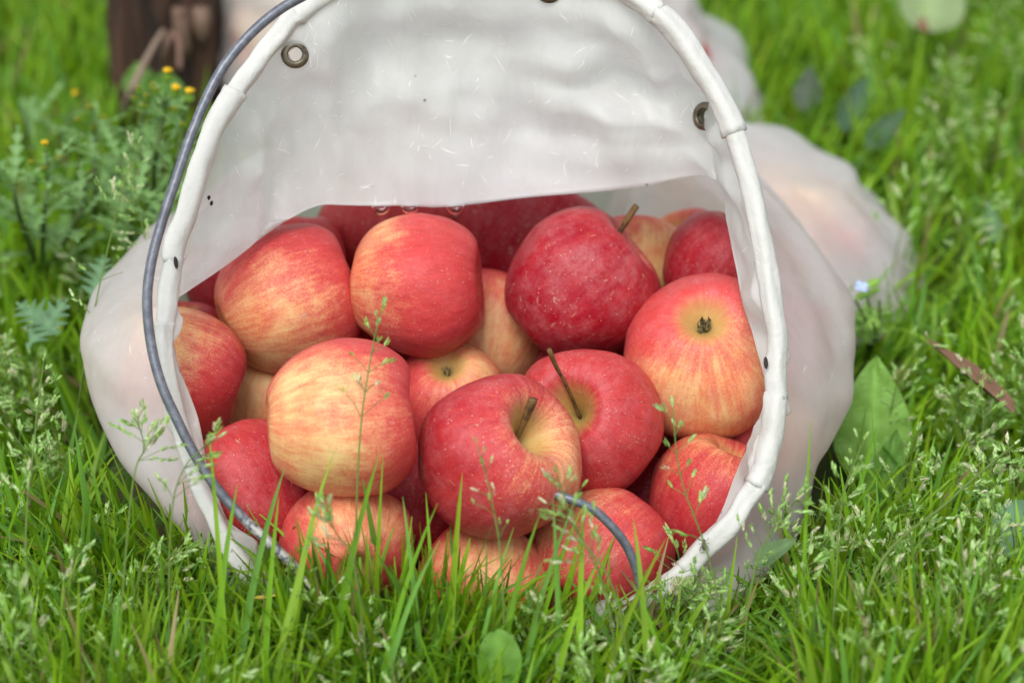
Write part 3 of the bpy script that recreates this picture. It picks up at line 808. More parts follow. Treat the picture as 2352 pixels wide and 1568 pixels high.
# ------------------------------------------------------------------ post and dry stalks
def post():
    b0 = ground_at(243, 185, 0.055); b1 = ground_at(497, 185, 0.055); b0.z = b1.z = 0
    w = (b1 - b0).length; c = (b0 + b1) / 2
    r = empty('wooden_post', (c.x, c.y + w / 2, 0)); tag(r, 'dark weathered wooden post standing in the grass behind the yellow flowered weed', 'post')
    V, Fc = [], []; n, m = 96, 50
    for i in range(m):
        z = -0.03 + 0.62 * i / (m - 1)
        for j in range(n):
            a = 2 * math.pi * j / n
            ca, sa = math.cos(a), math.sin(a)
            k = 1 / (abs(ca) ** 8 + abs(sa) ** 8) ** 0.125
            p = Vector((c.x + ca * k * w / 2, c.y + w / 2 + sa * k * w / 2, z))
            crack = max(0, ridge(Vector((p.x, p.y, z * 0.06)), 34, 2) - 0.62) * 0.03
            p -= Vector((ca, sa, 0)) * (crack + 0.003 * mnoise.noise(Vector((p.x * 30, p.y * 30, z * 3))))
            V.append(p)
    for i in range(m - 1):
        for j in range(n):
            k = (j + 1) % n; Fc.append((i * n + j, i * n + k, (i + 1) * n + k, (i + 1) * n + j))
    Fc.append(tuple((m - 1) * n + j for j in range(n)))
    link('trunk', mesh('post_wood', V, Fc, M_POST), r)
    # split slivers of paler wood on its face
    for (u, v0, v1, du) in ((432, -40, 100, 8), (478, -40, 60, -4)):
        P = [at(u + du * f, v0 + (v1 - v0) * f, (c - Vector((0, 0, CAM_H))).dot(VF) - 0.012 + 0 * f) for f in (0, .35, .7, 1)]
        P = [Vector((p.x, c.y - 0.004, p.z)) for p in P]
        VV, FF = tube(P, [.006, .007, .005, .001], 6)
        link('splinter', mesh('splinter', VV, FF, mat_simple('pale_splinter', (0.20, 0.13, 0.09), 0.7, 0.3, 0, 60, (0.09, 0.05, 0.035))), r)
post()
def stalk_thing(pts, rad, label, name='dry_stalk', col=(0.26, 0.19, 0.14), cat='stalk', group='dry stalks'):
    P = catmull([tuple(p) for p in pts], 18); R_ = np.interp(np.linspace(0, 1, 18), np.linspace(0, 1, len(rad)), rad)
    A = Acc(); V, Fc = tube([Vector(p) for p in P], R_, 8, True, lambda i, j, a: 1 + 0.2 * mnoise.noise(Vector((i * .6, math.cos(a), math.sin(a))))); A.add(V, Fc, col)
    o = link(name, A.mesh(name, M_DRY)); return tag(o, label, cat, group)
stalk_thing([ground_at(270, 310), at(300, 215, 1.66), at(340, 130, 1.68), at(375, 70, 1.70)], [.0030, .0027, .0022, .0017], 'pale dry stalk leaning in front of the wooden post')
stalk_thing([ground_at(378, 270), at(380, 120, 1.71), at(395, 78, 1.715), at(410, 100, 1.71), at(412, 160, 1.71)], [.0030, .0026, .0025, .0024, .0020], 'bent reddish dry stalk curling over against the wooden post', col=(.20, .12, .09))
stalk_thing([ground_at(180, 470), at(210, 400, 1.53), at(222, 385, 1.53)], [.0016, .0015, .0010], 'short brown dry stalk among the ragged leaves beside the bag', col=(.14, .09, .07))
stalk_thing([at(2075, -20, 1.86), at(2100, 25, 1.83), at(2125, 70, 1.79)], [.004, .004, .003], 'reddish brown twig lying in the far grass near the pale blurred leaf', name='twig', col=(.24, .12, .08), cat='twig')

# ------------------------------------------------------------------ broad leaves and weeds
def leaf_mesh(base, tip, nrm, width, shape='ovate', curl=0.0, fold=0.18, col=(.09, .19, .03), n=22, lobes=0, seed=0, veins=0):
    base, tip = Vector(base), Vector(tip); ax = tip - base; L = ax.length; t = ax.normalized()
    nrm = Vector(nrm); nrm = (nrm - t * nrm.dot(t)).normalized(); sd_ = t.cross(nrm)
    ACR = (-1, -.8, -.6, -.4, -.2, 0, .2, .4, .6, .8, 1) if veins else (-1, -.5, 0, .5, 1)
    if veins: n = 110
    K = len(ACR)
    V, Fc, C = [], [], []
    for i in range(n + 1):
        f = i / n
        if shape == 'ovate': w = math.sin(math.pi * f ** 0.72) ** 0.85
        elif shape == 'round': w = (max(0, 1 - (2 * f - 1) ** 2)) ** 0.5
        elif shape == 'blade': w = (1 - f) ** 0.6 * min(1, f * 6 + 0.3)
        else: w = math.sin(math.pi * min(1, f ** 0.6)) ** 0.7 * (0.45 + 0.75 * f)
        if lobes:
            tooth = abs(((f * lobes) % 1) - 0.5) * 2
            w *= 0.16 + 0.84 * tooth ** 1.1
        w *= width / 2
        c = base + t * (L * f) + nrm * (curl * L * (f * f - f * 0.3)) 
        wav = 0.05 * width * mnoise.noise(Vector((f * 6, seed, 0)))
        sweep = t * (width * 0.25 * (abs(w) / (width / 2))) if lobes else Vector((0, 0, 0))
        for s in ACR:
            p = c + sd_ * (s * w) + nrm * (fold * abs(s) * w + wav * s + 0.05 * width * mnoise.noise(Vector((f * 5, s * 2, seed + 3)))) + sweep * abs(s)
            V.append(p)
            k = 1.35 if s == 0 else 1.0
            if veins and s != 0:
                vq = ((f * veins - abs(s) * 1.3 + (0.3 if s > 0 else 0)) % 1.0)
                if vq < 0.10: k = 1.28
                V[-1] = p + nrm * (0.035 * width * abs(math.sin(vq * math.pi)))
            C.append((col[0] * k, col[1] * k, col[2] * k, 1))
    for i in range(n):
        for s in range(K - 1):
            Fc.append((i * K + s, i * K + s + 1, (i + 1) * K + s + 1, (i + 1) * K + s))
    return V, Fc, C
def leaf_thing(base, tip, nrm, width, label, name='broad_leaf', group='broad leaves in the lawn', **kw):
    V, Fc, C = leaf_mesh(base, tip, nrm, width, **kw)
    o = link(name, mesh(name, V, Fc, M_PLANT, True, C)); return tag(o, label, 'leaf', group)
g = ground_at
leaf_thing(at(2000,1115,1.375), at(2012,815,1.365), vv((-.1,.45,1)), .042, 'upright ovate dock leaf with a clear midrib pressed against the right side of the bag', col=(.22,.42,.08), fold=.12, veins=6)
leaf_thing(at(2010,1180,1.345), at(2060,985,1.335), vv((.2,.2,1)), .022, 'lower broad leaf overlapping the foot of the upright dock leaf', col=(.13,.27,.05), veins=5)
leaf_thing(at(1150,1600,1.145), at(1143,1443,1.14), vv((.1,.3,1)), .020, 'round green leaf poking up through the grass below the bag mouth', col=(.16,.33,.05), shape='round')
leaf_thing(at(1730,1295,1.195), at(1830,1238,1.19), vv((-.1,.7,.7)), .012, 'small grey green leaf at the lower right outer side of the bag', col=(.13,.22,.09))
leaf_thing(at(2370,1290,1.235), at(2320,1150,1.25), vv((-.4,.4,.9)), .026, 'blue green broad leaf cut by the right edge of the lawn view', col=(.12,.24,.13), shape='round')
leaf_thing(at(2120,1150,1.29), at(2290,1125,1.29), vv((0,.8,.6)), .018, 'dark green leaf lying flat behind the seed heads near the right edge', col=(.06,.15,.02))
leaf_thing(at(2120,75,1.80), at(2150,-60,1.83), vv((.2,.5,.8)), .05, 'pale greyish green leaf far back beside the twig', col=(.26,.34,.16), shape='round')
leaf_thing(at(1850,255,1.76), at(1865,160,1.77), vv((-.3,.3,.9)), .020, 'dark purplish green leaf standing in the grass behind the slumped bag', col=(.06,.09,.05), curl=.3)
leaf_thing(at(1935,300,1.73), at(1975,190,1.75), vv((.3,.3,.9)), .018, 'bluish green leaf beside the dark purplish leaf', col=(.06,.115,.065), curl=.35)
leaf_thing(at(1990,340,1.71), at(2060,262,1.73), vv((.5,.3,.9)), .016, 'bluish leaf right of the bluish green leaf pair', col=(.075,.14,.07), curl=.4)
leaf_thing(at(2290,560,1.53), at(2260,470,1.54), vv((.5,.5,.9)), .014, 'grey green leaf among seed heads at the far right', col=(.13,.24,.10), curl=.3)
leaf_thing(at(325,225,1.69), at(318,140,1.69), vv((-.1,.4,1)), .024, 'fresh green leaf at the foot of the wooden post, left one', col=(.09,.20,.025))
leaf_thing(at(375,240,1.68), at(385,160,1.68), vv((.2,.4,1)), .026, 'fresh green leaf at the foot of the wooden post, right one', col=(.085,.20,.025))
for (b, t_, w, lb) in (((60,800,1.36),(160,690,1.37),.026,'large bluish leaf low on the left behind the seed heads'), ((130,760,1.36),(40,700,1.38),.024,'bluish leaf spreading left from the ragged weed'),
                       ((210,690,1.38),(240,590,1.40),.022,'bluish leaf close to the left flank of the bag')):
    leaf_thing(at(*b), at(*t_), vv((-.1,.6,.7)), w, lb, col=(.12,.23,.11), lobes=6, n=44, curl=.1)
# dry brown leaf on the right
V, Fc, C = leaf_mesh(at(2330,950,1.325), at(2118,795,1.385), vv((.3,.6,.6)), .013, shape='ovate', fold=.9, curl=.10, col=(.17,.095,.06))
tag(link('dead_leaf', mesh('dead_leaf', V, Fc, M_DRY, True, C)), 'rolled brown dead leaf lying on the grass right of the dock leaf', 'leaf')
V, Fc, C = leaf_mesh(at(585,1372,1.17), at(650,1366,1.175), vv((0,.6,.7)), .0022, shape='blade', curl=.12, col=(.62,.48,.08))
tag(link('yellow_blade', mesh('yellow_blade', V, Fc, M_PLANT, True, C)), 'yellowed blade of grass in front of the lower left hem', 'blade of grass')

# groundsel: ragged leaves, small yellow heads
LEAFM = []
for k in range(4):
    V, Fc, C = leaf_mesh((0, 0, 0), (1, 0, 0.05), (0, 0, 1), 0.34 + .04 * k, shape='lobed', curl=0.25 - .13 * k, lobes=5 + k % 2, n=40, col=(.165, .30, .095), seed=k)
    LEAFM.append(mesh('ragged_leaf', V, Fc, M_PLANT, True, C))
def head_mesh(openf):
    A = Acc()
    prof = [(0.0, 0), (.55, .05), (.62, .35), (.48, 1.0), (.50, 1.15)]
    for q in range(10):
        a0, a1 = 2 * math.pi * q / 10, 2 * math.pi * (q + 1) / 10; am = (a0 + a1) / 2
        for i in range(len(prof) - 1):
            (ra, za), (rb, zb) = prof[i], prof[i + 1]; b = 1.06
            P = [(ra * math.cos(a0), ra * math.sin(a0), za), (ra * math.cos(a1), ra * math.sin(a1), za), (rb * math.cos(a1), rb * math.sin(a1), zb), (rb * math.cos(a0), rb * math.sin(a0), zb),
                 (b * (ra + rb) / 2 * math.cos(am), b * (ra + rb) / 2 * math.sin(am), (za + zb) / 2)]
            c = (.16, .30, .03) if i < 3 else (.10, .16, .03)
            A.add(P, [(0, 1, 4), (1, 2, 4), (2, 3, 4), (3, 0, 4)], c)
    fl = Acc()
    for q in range(26 if openf else 10):
        rr = 0.46 * math.sqrt(random.random()) * (1.15 if openf else 0.9); an = random.uniform(0, 6.28); h = 1.15 + random.uniform(0, .25) + (.25 if openf else .02) * (1 - rr)
        c = Vector((rr * math.cos(an), rr * math.sin(an), h))
        V, Fc = ellipsoid(c, (Vector((1, 0, 0)), Vector((0, 1, 0)), Vector((0, 0, 1))), (.13, .13, .16), 6, 4)
        fl.add(V, Fc, (.85, .62, .02) if openf else (.45, .42, .04))
    return A.mesh('flower_head', M_PLANT), fl.mesh('florets', M_PLANT)
HEADS = [head_mesh(True), head_mesh(False)]
def groundsel(base, tops, heads, label, nleaf=14, size=.032, seed=0, leafspan=(.1, .92)):
    """tops: stem paths as lists of points; heads: (stem index, offset, open, size)"""
    R_ = random.Random(seed)
    r = empty('groundsel_plant', base); tag(r, label, 'plant', 'yellow flowered weeds')
    inv = Matrix.Translation(-Vector(base))
    paths = []
    for tp in tops:
        P = catmull([tuple(p) for p in tp], 20); paths.append(P)
        A = Acc(); V, Fc = tube([Vector(p) for p in P], np.linspace(.0019, .0010, 20), 7); A.add(V, Fc, (.11, .17, .05))
        link('stem', A.mesh('stem', M_PLANT), r)
    for k in range(nleaf):
        P = paths[k % len(paths)]; f = leafspan[0] + (leafspan[1] - leafspan[0]) * ((k // len(paths)) + R_.random()) / max(1, math.ceil(nleaf / len(paths)))
        i = min(18, int(f * 19)); p = Vector(P[i])
        an = k * 2.4 + R_.uniform(-.4, .4); el = R_.uniform(.05, .75)
        x = Vector((math.cos(an) * math.cos(el), math.sin(an) * math.cos(el), math.sin(el)))
        a, b, n = frame(x); ro = Matrix((x, a, x.cross(a))).transposed()
        s = size * .86 * R_.uniform(.7, 1.3) * (1.15 - .5 * f)
        o = bpy.data.objects.new('leaf', LEAFM[k % 4]); COL.objects.link(o); o.parent = r; o.matrix_parent_inverse = inv
        o.matrix_basis = Matrix.LocRotScale(p, ro.to_quaternion(), Vector((s, s, s)))
    for (si, off, op, hs_) in heads:
        tip = Vector(paths[si][-1]); c = tip + vv(off)
        A = Acc(); V, Fc = tube([Vector(paths[si][-3]), tip + vv(off) * .4, c], .0006, 5); A.add(V, Fc, (.12, .20, .05))
        st = link('flower_stalk', A.mesh('flower_stalk', M_PLANT), r)
        n = (vv(off).normalized() * .5 + Vector((0, 0, 1)) + vv((0, 0, .2))); a, b, n = frame(n); ro = Matrix((a, b, n)).transposed()
        h = bpy.data.objects.new('flower_head', HEADS[0 if op else 1][0]); COL.objects.link(h); h.parent = r; h.matrix_parent_inverse = inv
        h.matrix_basis = Matrix.LocRotScale(c, ro.to_quaternion(), Vector((hs_, hs_, hs_)))
        f = bpy.data.objects.new('florets', HEADS[0 if op else 1][1]); COL.objects.link(f); f.parent = h
    return r
gb = g(350, 500)
groundsel(gb, [[gb, at(355,380,1.47), at(372,280,1.46), at(380,235,1.455)], [gb, at(330,400,1.47), at(325,300,1.47), at(335,240,1.465)], [gb, at(400,400,1.46), at(415,320,1.45), at(425,270,1.445)]],
          [(0,(.002,.012,.004),True,.0046), (0,(.006,.003,.006),True,.0047), (2,(.003,.009,.004),True,.0048), (0,(-.004,.004,.006),False,.0034), (1,(-.003,.006,.004),False,.0032), (1,(.004,.008,.004),False,.0032),
           (1,(.002,.002,.008),False,.0032), (1,(-.005,.001,.006),False,.0030), (2,(-.004,.002,.006),False,.0032), (2,(.0,-.006,.008),False,.003), (0,(-.010,-.004,.006),False,.003), (0,(.012,-.006,.006),False,.003)],
          'weed with three bright yellow flower heads touching the bent grey wire', 40, .040, 3)
gb = g(215, 540)
groundsel(gb, [[gb, at(220,420,1.52), at(215,330,1.52), at(212,280,1.52)], [gb, at(270,420,1.51), at(275,350,1.50)]],
          [(0,(0,.004,.004),False,.0045), (0,(.006,-.001,.004),False,.004), (0,(-.006,-.002,.004),False,.004), (0,(.002,-.006,.006),False,.0038)], 'weed with a cluster of green unopened buds, behind the pale seed heads', 38, .044, 5)
gb = g(95, 640)
groundsel(gb, [[gb, at(100,500,1.44), at(110,420,1.43), at(108,375,1.43)], [gb, at(40,480,1.45), at(30,400,1.46)], [gb, at(170,520,1.44), at(190,460,1.44)]],
          [(0,(0,.007,.004),True,.0036), (0,(.006,0,.004),False,.0036), (0,(-.006,-.002,.004),False,.0036), (0,(0,-.005,.006),False,.0036)], 'weed with one barely open yellow head near the left edge', 44, .046, 8)
gb = g(300, 640)
groundsel(gb, [[gb, at(300,520,1.44), at(310,440,1.43)], [gb, at(350,540,1.43), at(375,470,1.42)]], [], 'flowerless ragged weed close against the left flank of the bag', 30, .042, 12)
gb = g(60, 380)
groundsel(gb, [[gb, at(60,300,1.66), at(50,250,1.66)], [gb, at(140,310,1.66), at(160,260,1.66)]], [(1,(.004,.008,.004),True,.004)], 'blurred ragged weed in the far grass left of the post', 14, .045, 15)
# speedwell by the slumped bag
def speedwell():
    b = g(1990, 830); r = empty('speedwell_plant', b); tag(r, 'small weed with one pale blue flower in front of the slumped bag', 'plant')
    A = Acc()
    tips = [at(1985,660,1.41), at(1965,690,1.41), at(2020,690,1.41), at(2005,740,1.40)]
    for p in tips:
        V, Fc = tube([b, b.lerp(p, .5) + Vector((.004, 0, .004)), p], .0008, 5); A.add(V, Fc, (.12, .22, .04))
    link('stem', A.mesh('stem', M_PLANT), r)
    for k in range(34):
        p = b.lerp(tips[k % 4], .35 + .65 * random.random()); an = k * 2.4
        V, Fc, C = leaf_mesh(p, p + Vector((math.cos(an) * .009, math.sin(an) * .009, .004)), (0, 0, 1), .007, shape='round', n=8, col=(.24,.42,.08))
        link('leaf', mesh('leaf', V, Fc, M_PLANT, True, C), r)
    c = at(1978,660,1.402); a, b2, n = frame(vv((.1, .6, .8)))
    for q in range(4):
        an = q * math.pi / 2 + .3; dv = a * math.cos(an) + b2 * math.sin(an)
        V, Fc, C = leaf_mesh(c, c + dv * .0042 + n * .001, n, .0042, shape='round', n=8, col=(.46, .55, .82))
        link('petal', mesh('petal', V, Fc, M_PLANT, True, C), r)
speedwell()

# ------------------------------------------------------------------ lawn
FOOT = [(-.02, 1.235, .200, .215, .275), (.15, 1.455, .088, .108, .108), (-.012, 1.70, .185, .14, .14)]   # x, y, half x, half y in front, half y behind
def foot(x, y, grow=0.0):
    """1 on the outline of the nearest bag, below 1 inside it"""
    best = np.full(x.shape, 9.0)
    for cx, cy, ax, af, ab in FOOT:
        hy = np.where(y < cy, af, ab) + grow
        best = np.minimum(best, np.sqrt(((x - cx) / (ax + grow)) ** 2 + ((y - cy) / hy) ** 2))
    return best
PALETTE = np.array([(.165, .350, .014), (.205, .390, .018), (.130, .295, .014), (.240, .405, .036), (.140, .320, .048), (.190, .320, .012)])
def blades(x, y, h, w, segs, lean_lim=(0.05, 0.55), cols=None, phi=None, lean=None, bend=None):
    n = len(x)
    phi = rng.uniform(0, 2 * np.pi, n) if phi is None else phi
    lean = rng.uniform(*lean_lim, n) if lean is None else lean
    bend = rng.uniform(0.0, 0.9, n) ** 1.5 if bend is None else bend
    dx, dy = np.cos(phi), np.sin(phi)
    face = phi + np.pi / 2 + rng.normal(0, 0.8, n)
    sx, sy = np.cos(face), np.sin(face)
    k = segs + 1
    f = np.linspace(0, 1, k)
    px = np.zeros((n, k)); pz = np.zeros((n, k)); py = np.zeros((n, k))
    ang = lean[:, None] + bend[:, None] * 1.6 * f[None] ** 1.4
    step = h[:, None] / segs
    hor = np.cumsum(np.sin(ang) * step, 1) - np.sin(ang[:, :1]) * step; ver = np.cumsum(np.cos(ang) * step, 1) - np.cos(ang[:, :1]) * step
    px = x[:, None] + dx[:, None] * hor; py = y[:, None] + dy[:, None] * hor; pz = ver - 0.004
    wf = w[:, None] / 2 * np.minimum(1, 0.75 + 0.6 * f[None]) * np.clip((1 - f[None] ** 2.2), 0, 1) ** 0.8
    wf[:, -1] = 0.0002
    V = np.zeros((n, k, 3, 3), np.float32)
    fold = 0.28
    for m, s in enumerate((-1, 0, 1)):
        V[:, :, m, 0] = px + sx[:, None] * wf * s - (dx[:, None] * wf * fold if s == 0 else 0)
        V[:, :, m, 1] = py + sy[:, None] * wf * s - (dy[:, None] * wf * fold if s == 0 else 0)
        V[:, :, m, 2] = pz
    T = []
    for i in range(segs):
        for m in range(2):
            a, b, c, d = i * 3 + m, i * 3 + m + 1, (i + 1) * 3 + m + 1, (i + 1) * 3 + m
            T += [(a, b, c), (a, c, d)]
    T = np.array(T)
    tri = (np.arange(n) * k * 3)[:, None, None] + T[None]
    if cols is None:
        cols = PALETTE[rng.integers(0, len(PALETTE), n)] * rng.uniform(0.75, 1.2, (n, 1))
        dry = rng.random(n) < 0.03; cols[dry] = np.array([.30, .24, .10]) * rng.uniform(.7, 1.1, (dry.sum(), 1))
    C = np.ones((n, k * 3, 4), np.float32); C[:, :, :3] = cols[:, None, :]
    return V.reshape(-1, 3), tri.reshape(-1, 3), C.reshape(-1, 4)
parts = []
def patch(n, xr, yr, hr, wr, segs, keep, dens=None):
    x = rng.uniform(*xr, n); y = rng.uniform(*yr, n)
    m = keep(x, y) & (foot(x, y, 0.004) > 1.0)
    x, y = x[m], y[m]
    hmod = np.array([1 + 0.35 * mnoise.noise(Vector((a * 9, b * 9, 2.0))) for a, b in zip(x, y)])
    hmod = hmod * np.where((x > .0) & (x < .135) & (y < 1.1), .55, 1.0)
    h = rng.uniform(*hr, len(x)) * hmod; w = rng.uniform(*wr, len(x))
    phi = rng.uniform(0, 2 * np.pi, len(x))
    # blades close to a bag bend away from it instead of growing through the cloth
    near = foot(x, y, 0.05) < 1.0
    best = np.full(len(x), 9.0); ang = np.zeros(len(x))
    for cx, cy, ax, af, ab in FOOT:
        hy = np.where(y < cy, af, ab); q = ((x - cx) / ax) ** 2 + ((y - cy) / hy) ** 2
        a = np.arctan2((y - cy) / hy ** 2, (x - cx) / ax ** 2)
        ang = np.where(q < best, a, ang); best = np.minimum(best, q)
    phi = np.where(near, ang + rng.normal(0, 0.9, len(x)), phi)
    lean = rng.uniform(0.03, 0.5, len(x)); lean = np.where(near, lean + 0.18, lean)
    front = near & (y < 1.06); lean = np.where(front, rng.uniform(0.02, 0.3, len(x)), lean)
    parts.append(blades(x, y, h, w, segs, phi=phi, lean=lean))
vis = lambda x, y: (np.abs(x) < 0.235 * y + 0.09)
patch(44000, (-.75, .75), (.90, 2.45), (.034, .076), (.0030, .0066), 5, vis)
patch(9000, (-.40, .40), (.90, 1.10), (.055, .095), (.0030, .0060), 6, vis)
patch(3500, (-.30, .30), (.88, 1.0), (.062, .100), (.0030, .0064), 6, vis)
_nb = 2600
_x = rng.uniform(-.26, .10, _nb); _y = rng.uniform(.93, 1.012, _nb)
_m = foot(_x, _y, 0.002) > 1.0; _x, _y = _x[_m], _y[_m]; _nb = len(_x)
parts.append(blades(_x, _y, rng.uniform(.045, .088, _nb), rng.uniform(.0028, .0056, _nb), 6, phi=rng.choice([0.0, np.pi], _nb, p=[.62, .38]) + rng.normal(0, .7, _nb), lean=rng.uniform(.15, .75, _nb)))
patch(52000, (-2.2, 2.2), (.3, 4.2), (.04, .09), (.004, .008), 3, lambda x, y: ~vis(x, y) | (y > 2.4))
# long blades that stand in front of the mouth: (tip u, v, root u, distance, width)
HERO = [(655,1070,520,1.165,.0040),(768,1035,640,1.16,.0040),(872,1040,740,1.16,.0044),(880,1045,850,1.175,.0026),(1062,1085,1020,1.165,.0040),(1005,1155,840,1.15,.0034),(978,1130,1000,1.172,.0024),(925,1140,980,1.16,.0030),
        (1180,1210,1060,1.155,.0028),(1345,1150,1200,1.165,.0030),(1270,1145,1290,1.16,.0034),(1340,1160,1330,1.15,.0036),(1862,965,1840,1.19,.0022),(1455,1190,1500,1.165,.0036),(1330,1130,1180,1.16,.0026),(480,990,520,1.16,.0030),
        (640,1140,590,1.155,.0032),(545,1110,470,1.16,.0036),(735,1180,600,1.14,.0034),(1240,1180,1120,1.145,.0036),(1530,1235,1330,1.15,.0034),(1010,1240,850,1.14,.0036),(1390,1260,1250,1.15,.0036),(1450,1330,1560,1.15,.0030)]
HV, HT, HC = [], [], []
for (u, v, ru, d, w) in HERO:
    tip = at(u, v, d); root = at(ru, 1600, d - .02); root.z = max(-.002, min(root.z, .01))
    ctrl = root.lerp(tip, .55) + Vector(((root.x - tip.x) * rng.uniform(.15, .5), -.004, .006))
    k = 9; P = [root * (1 - f) ** 2 + ctrl * 2 * f * (1 - f) + tip * f * f for f in np.linspace(0, 1, k)]
    col = PALETTE[rng.integers(0, 6)] * rng.uniform(.9, 1.15); b = sum(len(a) for a in HV)
    sd_ = vv((math.cos(rng.uniform(-.5, .5)), 0.1, math.sin(rng.uniform(-.6, .6)))).normalized()
    L = []
    for i, p in enumerate(P):
        f = i / (k - 1); ww = w / 2 * min(1, .8 + f) * (max(0, 1 - f ** 2.4)) ** .8 + .0001
        L += [p - sd_ * ww, p - vv((0, 0, .3 * ww)), p + sd_ * ww]
    HV.append(np.array([tuple(q) for q in L])); HC.append(np.tile([*col, 1], (k * 3, 1)))
    for i in range(k - 1):
        for m in range(2):
            a_, b_, c_, d_ = b + i * 3 + m, b + i * 3 + m + 1, b + (i + 1) * 3 + m + 1, b + (i + 1) * 3 + m
            HT += [(a_, b_, c_), (a_, c_, d_)]
parts.append((np.concatenate(HV), np.array(HT), np.concatenate(HC)))
def join(parts):
    V, T, C = [], [], []; o = 0
    for a, b, c in parts:
        V.append(a); T.append(b + o); C.append(c); o += len(a)
    return np.concatenate(V), np.concatenate(T), np.concatenate(C)
o = link('grass', mesh_np('grass', *join(parts), M_GRASS)); tag(o, 'lush green lawn grass round the bags', 'grass', kind='stuff')

# ------------------------------------------------------------------ seed heads of meadow grass
SEEDC = [(.42, .60, .24), (.50, .64, .32), (.36, .56, .18), (.40, .60, .20), (.30, .50, .13), (.60, .60, .40)]
def spikelet(A, p, d, L, R_):
    d = d.normalized(); a, b, n = frame(d)
    rr = R_.uniform(0, 6.28); a, b = a * math.cos(rr) + b * math.sin(rr), b * math.cos(rr) - a * math.sin(rr)
    m = R_.choice([4, 5, 6]); base = R_.choice(SEEDC)
    for q in range(m):
        s = 1 if q % 2 else -1; f = q / m
        o = p + d * (L * f * .62); ax = (d + a * (s * .38 * (1 - .4 * f))).normalized(); l = L * .52; w = L * .13
        tip = o + ax * l; mid = o + ax * (l * .45)
        P = [o, mid + b * w, mid - b * w, tip, mid + a * (s * w * .9)]
        k = 1.25 if q % 3 == 0 else R_.uniform(.8, 1.1)
        A.add(P, [(0, 1, 4), (0, 4, 2), (1, 3, 4), (4, 3, 2)], tuple(min(1, c * k) for c in base))
def panicle(A, stem, R_, r0=.00055, nodes=6, spread=.016, spl=.0052, per=(2, 4), start=.5):
    P = catmull([tuple(p) for p in stem], 26)
    V, Fc = tube([Vector(p) for p in P], np.linspace(r0, r0 * .45, 26), 5); A.add(V, Fc, (.20, .30, .07))
    for k in range(nodes):
        f = start + (1 - start) * (k / nodes) ** .9; i = min(24, int(f * 25)); p = Vector(P[i]); t = (Vector(P[i + 1]) - p).normalized()
        for br in range(2 if k < nodes - 1 else 1):
            a, b, n = frame(t); an = R_.uniform(0, 6.28); sidev = a * math.cos(an) + b * math.sin(an)
            L = spread * (1.15 - .8 * k / nodes) * R_.uniform(.7, 1.2)
            e = p + (t * .75 + sidev * .75 + Vector((0, 0, -.15))) * L
            V, Fc = tube([p, p.lerp(e, .5) + t * L * .08, e], .00022, 3, False); A.add(V, Fc, (.22, .32, .09))
            for q in range(R_.randint(*per)):
                g_ = 1 - .22 * q; o = p.lerp(e, max(.25, g_))
                dd = (e - p).normalized() + t * .3 + Vector((R_.uniform(-.5, .5), R_.uniform(-.5, .5), R_.uniform(-.4, .3)))
                spikelet(A, o, dd, spl * R_.uniform(.75, 1.2), R_)
    spikelet(A, Vector(P[-1]), Vector(P[-1]) - Vector(P[-3]), spl, R_)
GS = 'seed heads of meadow grass'
def seed_thing(pts, label, seed, **kw):
    A = Acc(); panicle(A, [Vector(p) for p in pts], random.Random(seed), **kw)
    o = link('grass_seed_head', A.mesh('grass_seed_head', M_SEED)); return tag(o, label, 'seed head', GS)
def root_at(u, d): p = at(u, 1600, d); p.z = 0; return p
seed_thing([root_at(800,1.15), at(822,1080,1.155), at(852,820,1.165), at(880,700,1.17)], 'tall thin seed head rising in front of the pale yellow apple', 1, nodes=7, spread=.011, spl=.0052, per=(1,2), start=.45)
seed_thing([root_at(1700,1.17), at(1640,1330,1.17), at(1565,1100,1.165), at(1545,935,1.165)], 'seed head standing against the dark gap left of the lower right hem', 2, nodes=7, spread=.010, spl=.0060, per=(1,2), start=.45)
seed_thing([root_at(1430,1.14), at(1400,1400,1.14), at(1310,1180,1.14), at(1280,1090,1.14)], 'seed head drooping across the cut end of the grey wire', 3, nodes=6, spread=.014, per=(1,3))
seed_thing([root_at(1480,1.13), at(1420,1390,1.13), at(1330,1230,1.13), at(1300,1170,1.13)], 'loose seed head in front of the scarlet apple behind the cut wire', 4, nodes=6, spread=.016, per=(2,3))
seed_thing([root_at(1160,1.14), at(1155,1350,1.14), at(1130,1150,1.14), at(1095,1020,1.14)], 'slender seed head in front of the central crimson apple', 5, nodes=5, spread=.009, per=(1,1), spl=.0045, start=.5)
seed_thing([root_at(860,1.13), at(820,1330,1.13), at(770,1220,1.13), at(745,1150,1.13)], 'short seed head in front of the coral apple under the pale yellow one', 6, nodes=6, spread=.014)
seed_thing([root_at(1900,1.15), at(1915,1400,1.15), at(1935,1150,1.16), at(1985,1010,1.17)], 'tall upright seed head right of the lower right hem', 7, nodes=7, spread=.013, per=(1,3))
seed_thing([root_at(1990,1.14), at(2000,1340,1.16), at(2180,1150,1.20), at(2330,1020,1.24)], 'long pale stem slanting up to the right edge with its seed head', 8, nodes=7, spread=.018, r0=.0011)
seed_thing([root_at(380,1.15), at(390,1250,1.15), at(420,1080,1.15), at(500,1005,1.15)], 'seed head reaching right over the bent wire at the lower left hem', 9, nodes=6, spread=.015)
seed_thing([root_at(230,1.14), at(300,1150,1.15), at(330,1030,1.16), at(310,960,1.16)], 'dense seed head left of the lower left hem', 10, nodes=7, spread=.016)
seed_thing([g(150,1150), at(200,800,1.30), at(270,480,1.34), at(318,330,1.35)], 'tall seed head in front of the ragged weeds on the left', 11, nodes=8, spread=.020, start=.4)
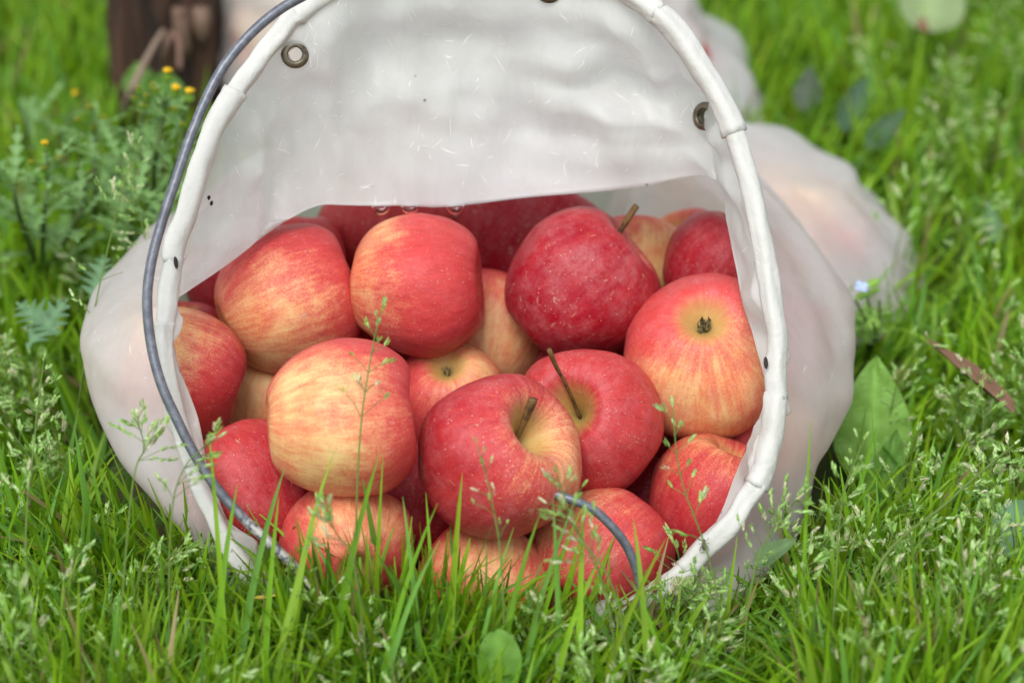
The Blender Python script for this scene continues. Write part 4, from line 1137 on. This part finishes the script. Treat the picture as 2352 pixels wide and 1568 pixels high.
seed_thing([g(330,900), at(340,640,1.36), at(320,480,1.37), at(300,390,1.37)], 'bushy seed head between the ragged weeds and the left flank of the bag', 12, nodes=8, spread=.018, per=(3,4), start=.35)
seed_thing([root_at(95,1.14), at(60,1300,1.15), at(80,1000,1.17), at(100,830,1.18)], 'upright seed head near the left edge beside the bag', 13, nodes=6, spread=.013)
seed_thing([root_at(1700,1.15), at(1720,1380,1.16), at(1770,1220,1.17), at(1850,1130,1.18)], 'seed head overlapping the hem just right of the fly', 14, nodes=7, spread=.017, per=(2,4))
A = Acc(); R_ = random.Random(77)
n = 0
while n < 320:
    # clumps near the front corners, left flank and right half
    k = R_.random()
    if k < .34: x, y = R_.uniform(.05, .32), R_.uniform(.95, 1.22)
    elif k < .58: x, y = R_.uniform(-.34, -.10), R_.uniform(.95, 1.25)
    elif k < .72: x, y = R_.uniform(-.28, .28), R_.uniform(.86, .97)
    elif k < .80: x, y = R_.uniform(-.40, -.23), R_.uniform(1.15, 1.5)
    else: x, y = R_.uniform(.20, .52), R_.uniform(1.2, 2.1)
    if foot(np.array([x]), np.array([y]), .01)[0] < 1: continue
    h = R_.uniform(.055, .095) if y < 1.3 else R_.uniform(.06, .10)
    an = R_.uniform(0, 6.28); le = R_.uniform(.005, .035)
    if y < .97: h = R_.uniform(.075, .12)
    if -.16 < x < .12 and y < 1.05: h = R_.uniform(.05, .085); an = R_.uniform(-.6, 3.7)
    if foot(np.array([x]), np.array([y]), .06)[0] < 1: an = math.atan2(y - 1.235, x + .02) + R_.uniform(-.9, .9)
    c = Vector((math.cos(an) * le, math.sin(an) * le, 0))
    b = Vector((x, y, 0))
    panicle(A, [b, b + Vector((0, 0, h * .45)) + c * .15, b + Vector((0, 0, h * .8)) + c * .5, b + Vector((0, 0, h)) + c], R_, nodes=R_.randint(4, 6), spread=R_.uniform(.010, .017), per=(1, 3), spl=R_.uniform(.0050, .0072), start=.4)
    n += 1
V, T, C = A.arrays()
tag(link('grass_seed', mesh_np('grass_seed', V, T, C, M_SEED, False)), 'pale feathery seed heads scattered through the lawn', 'grass', kind='stuff')
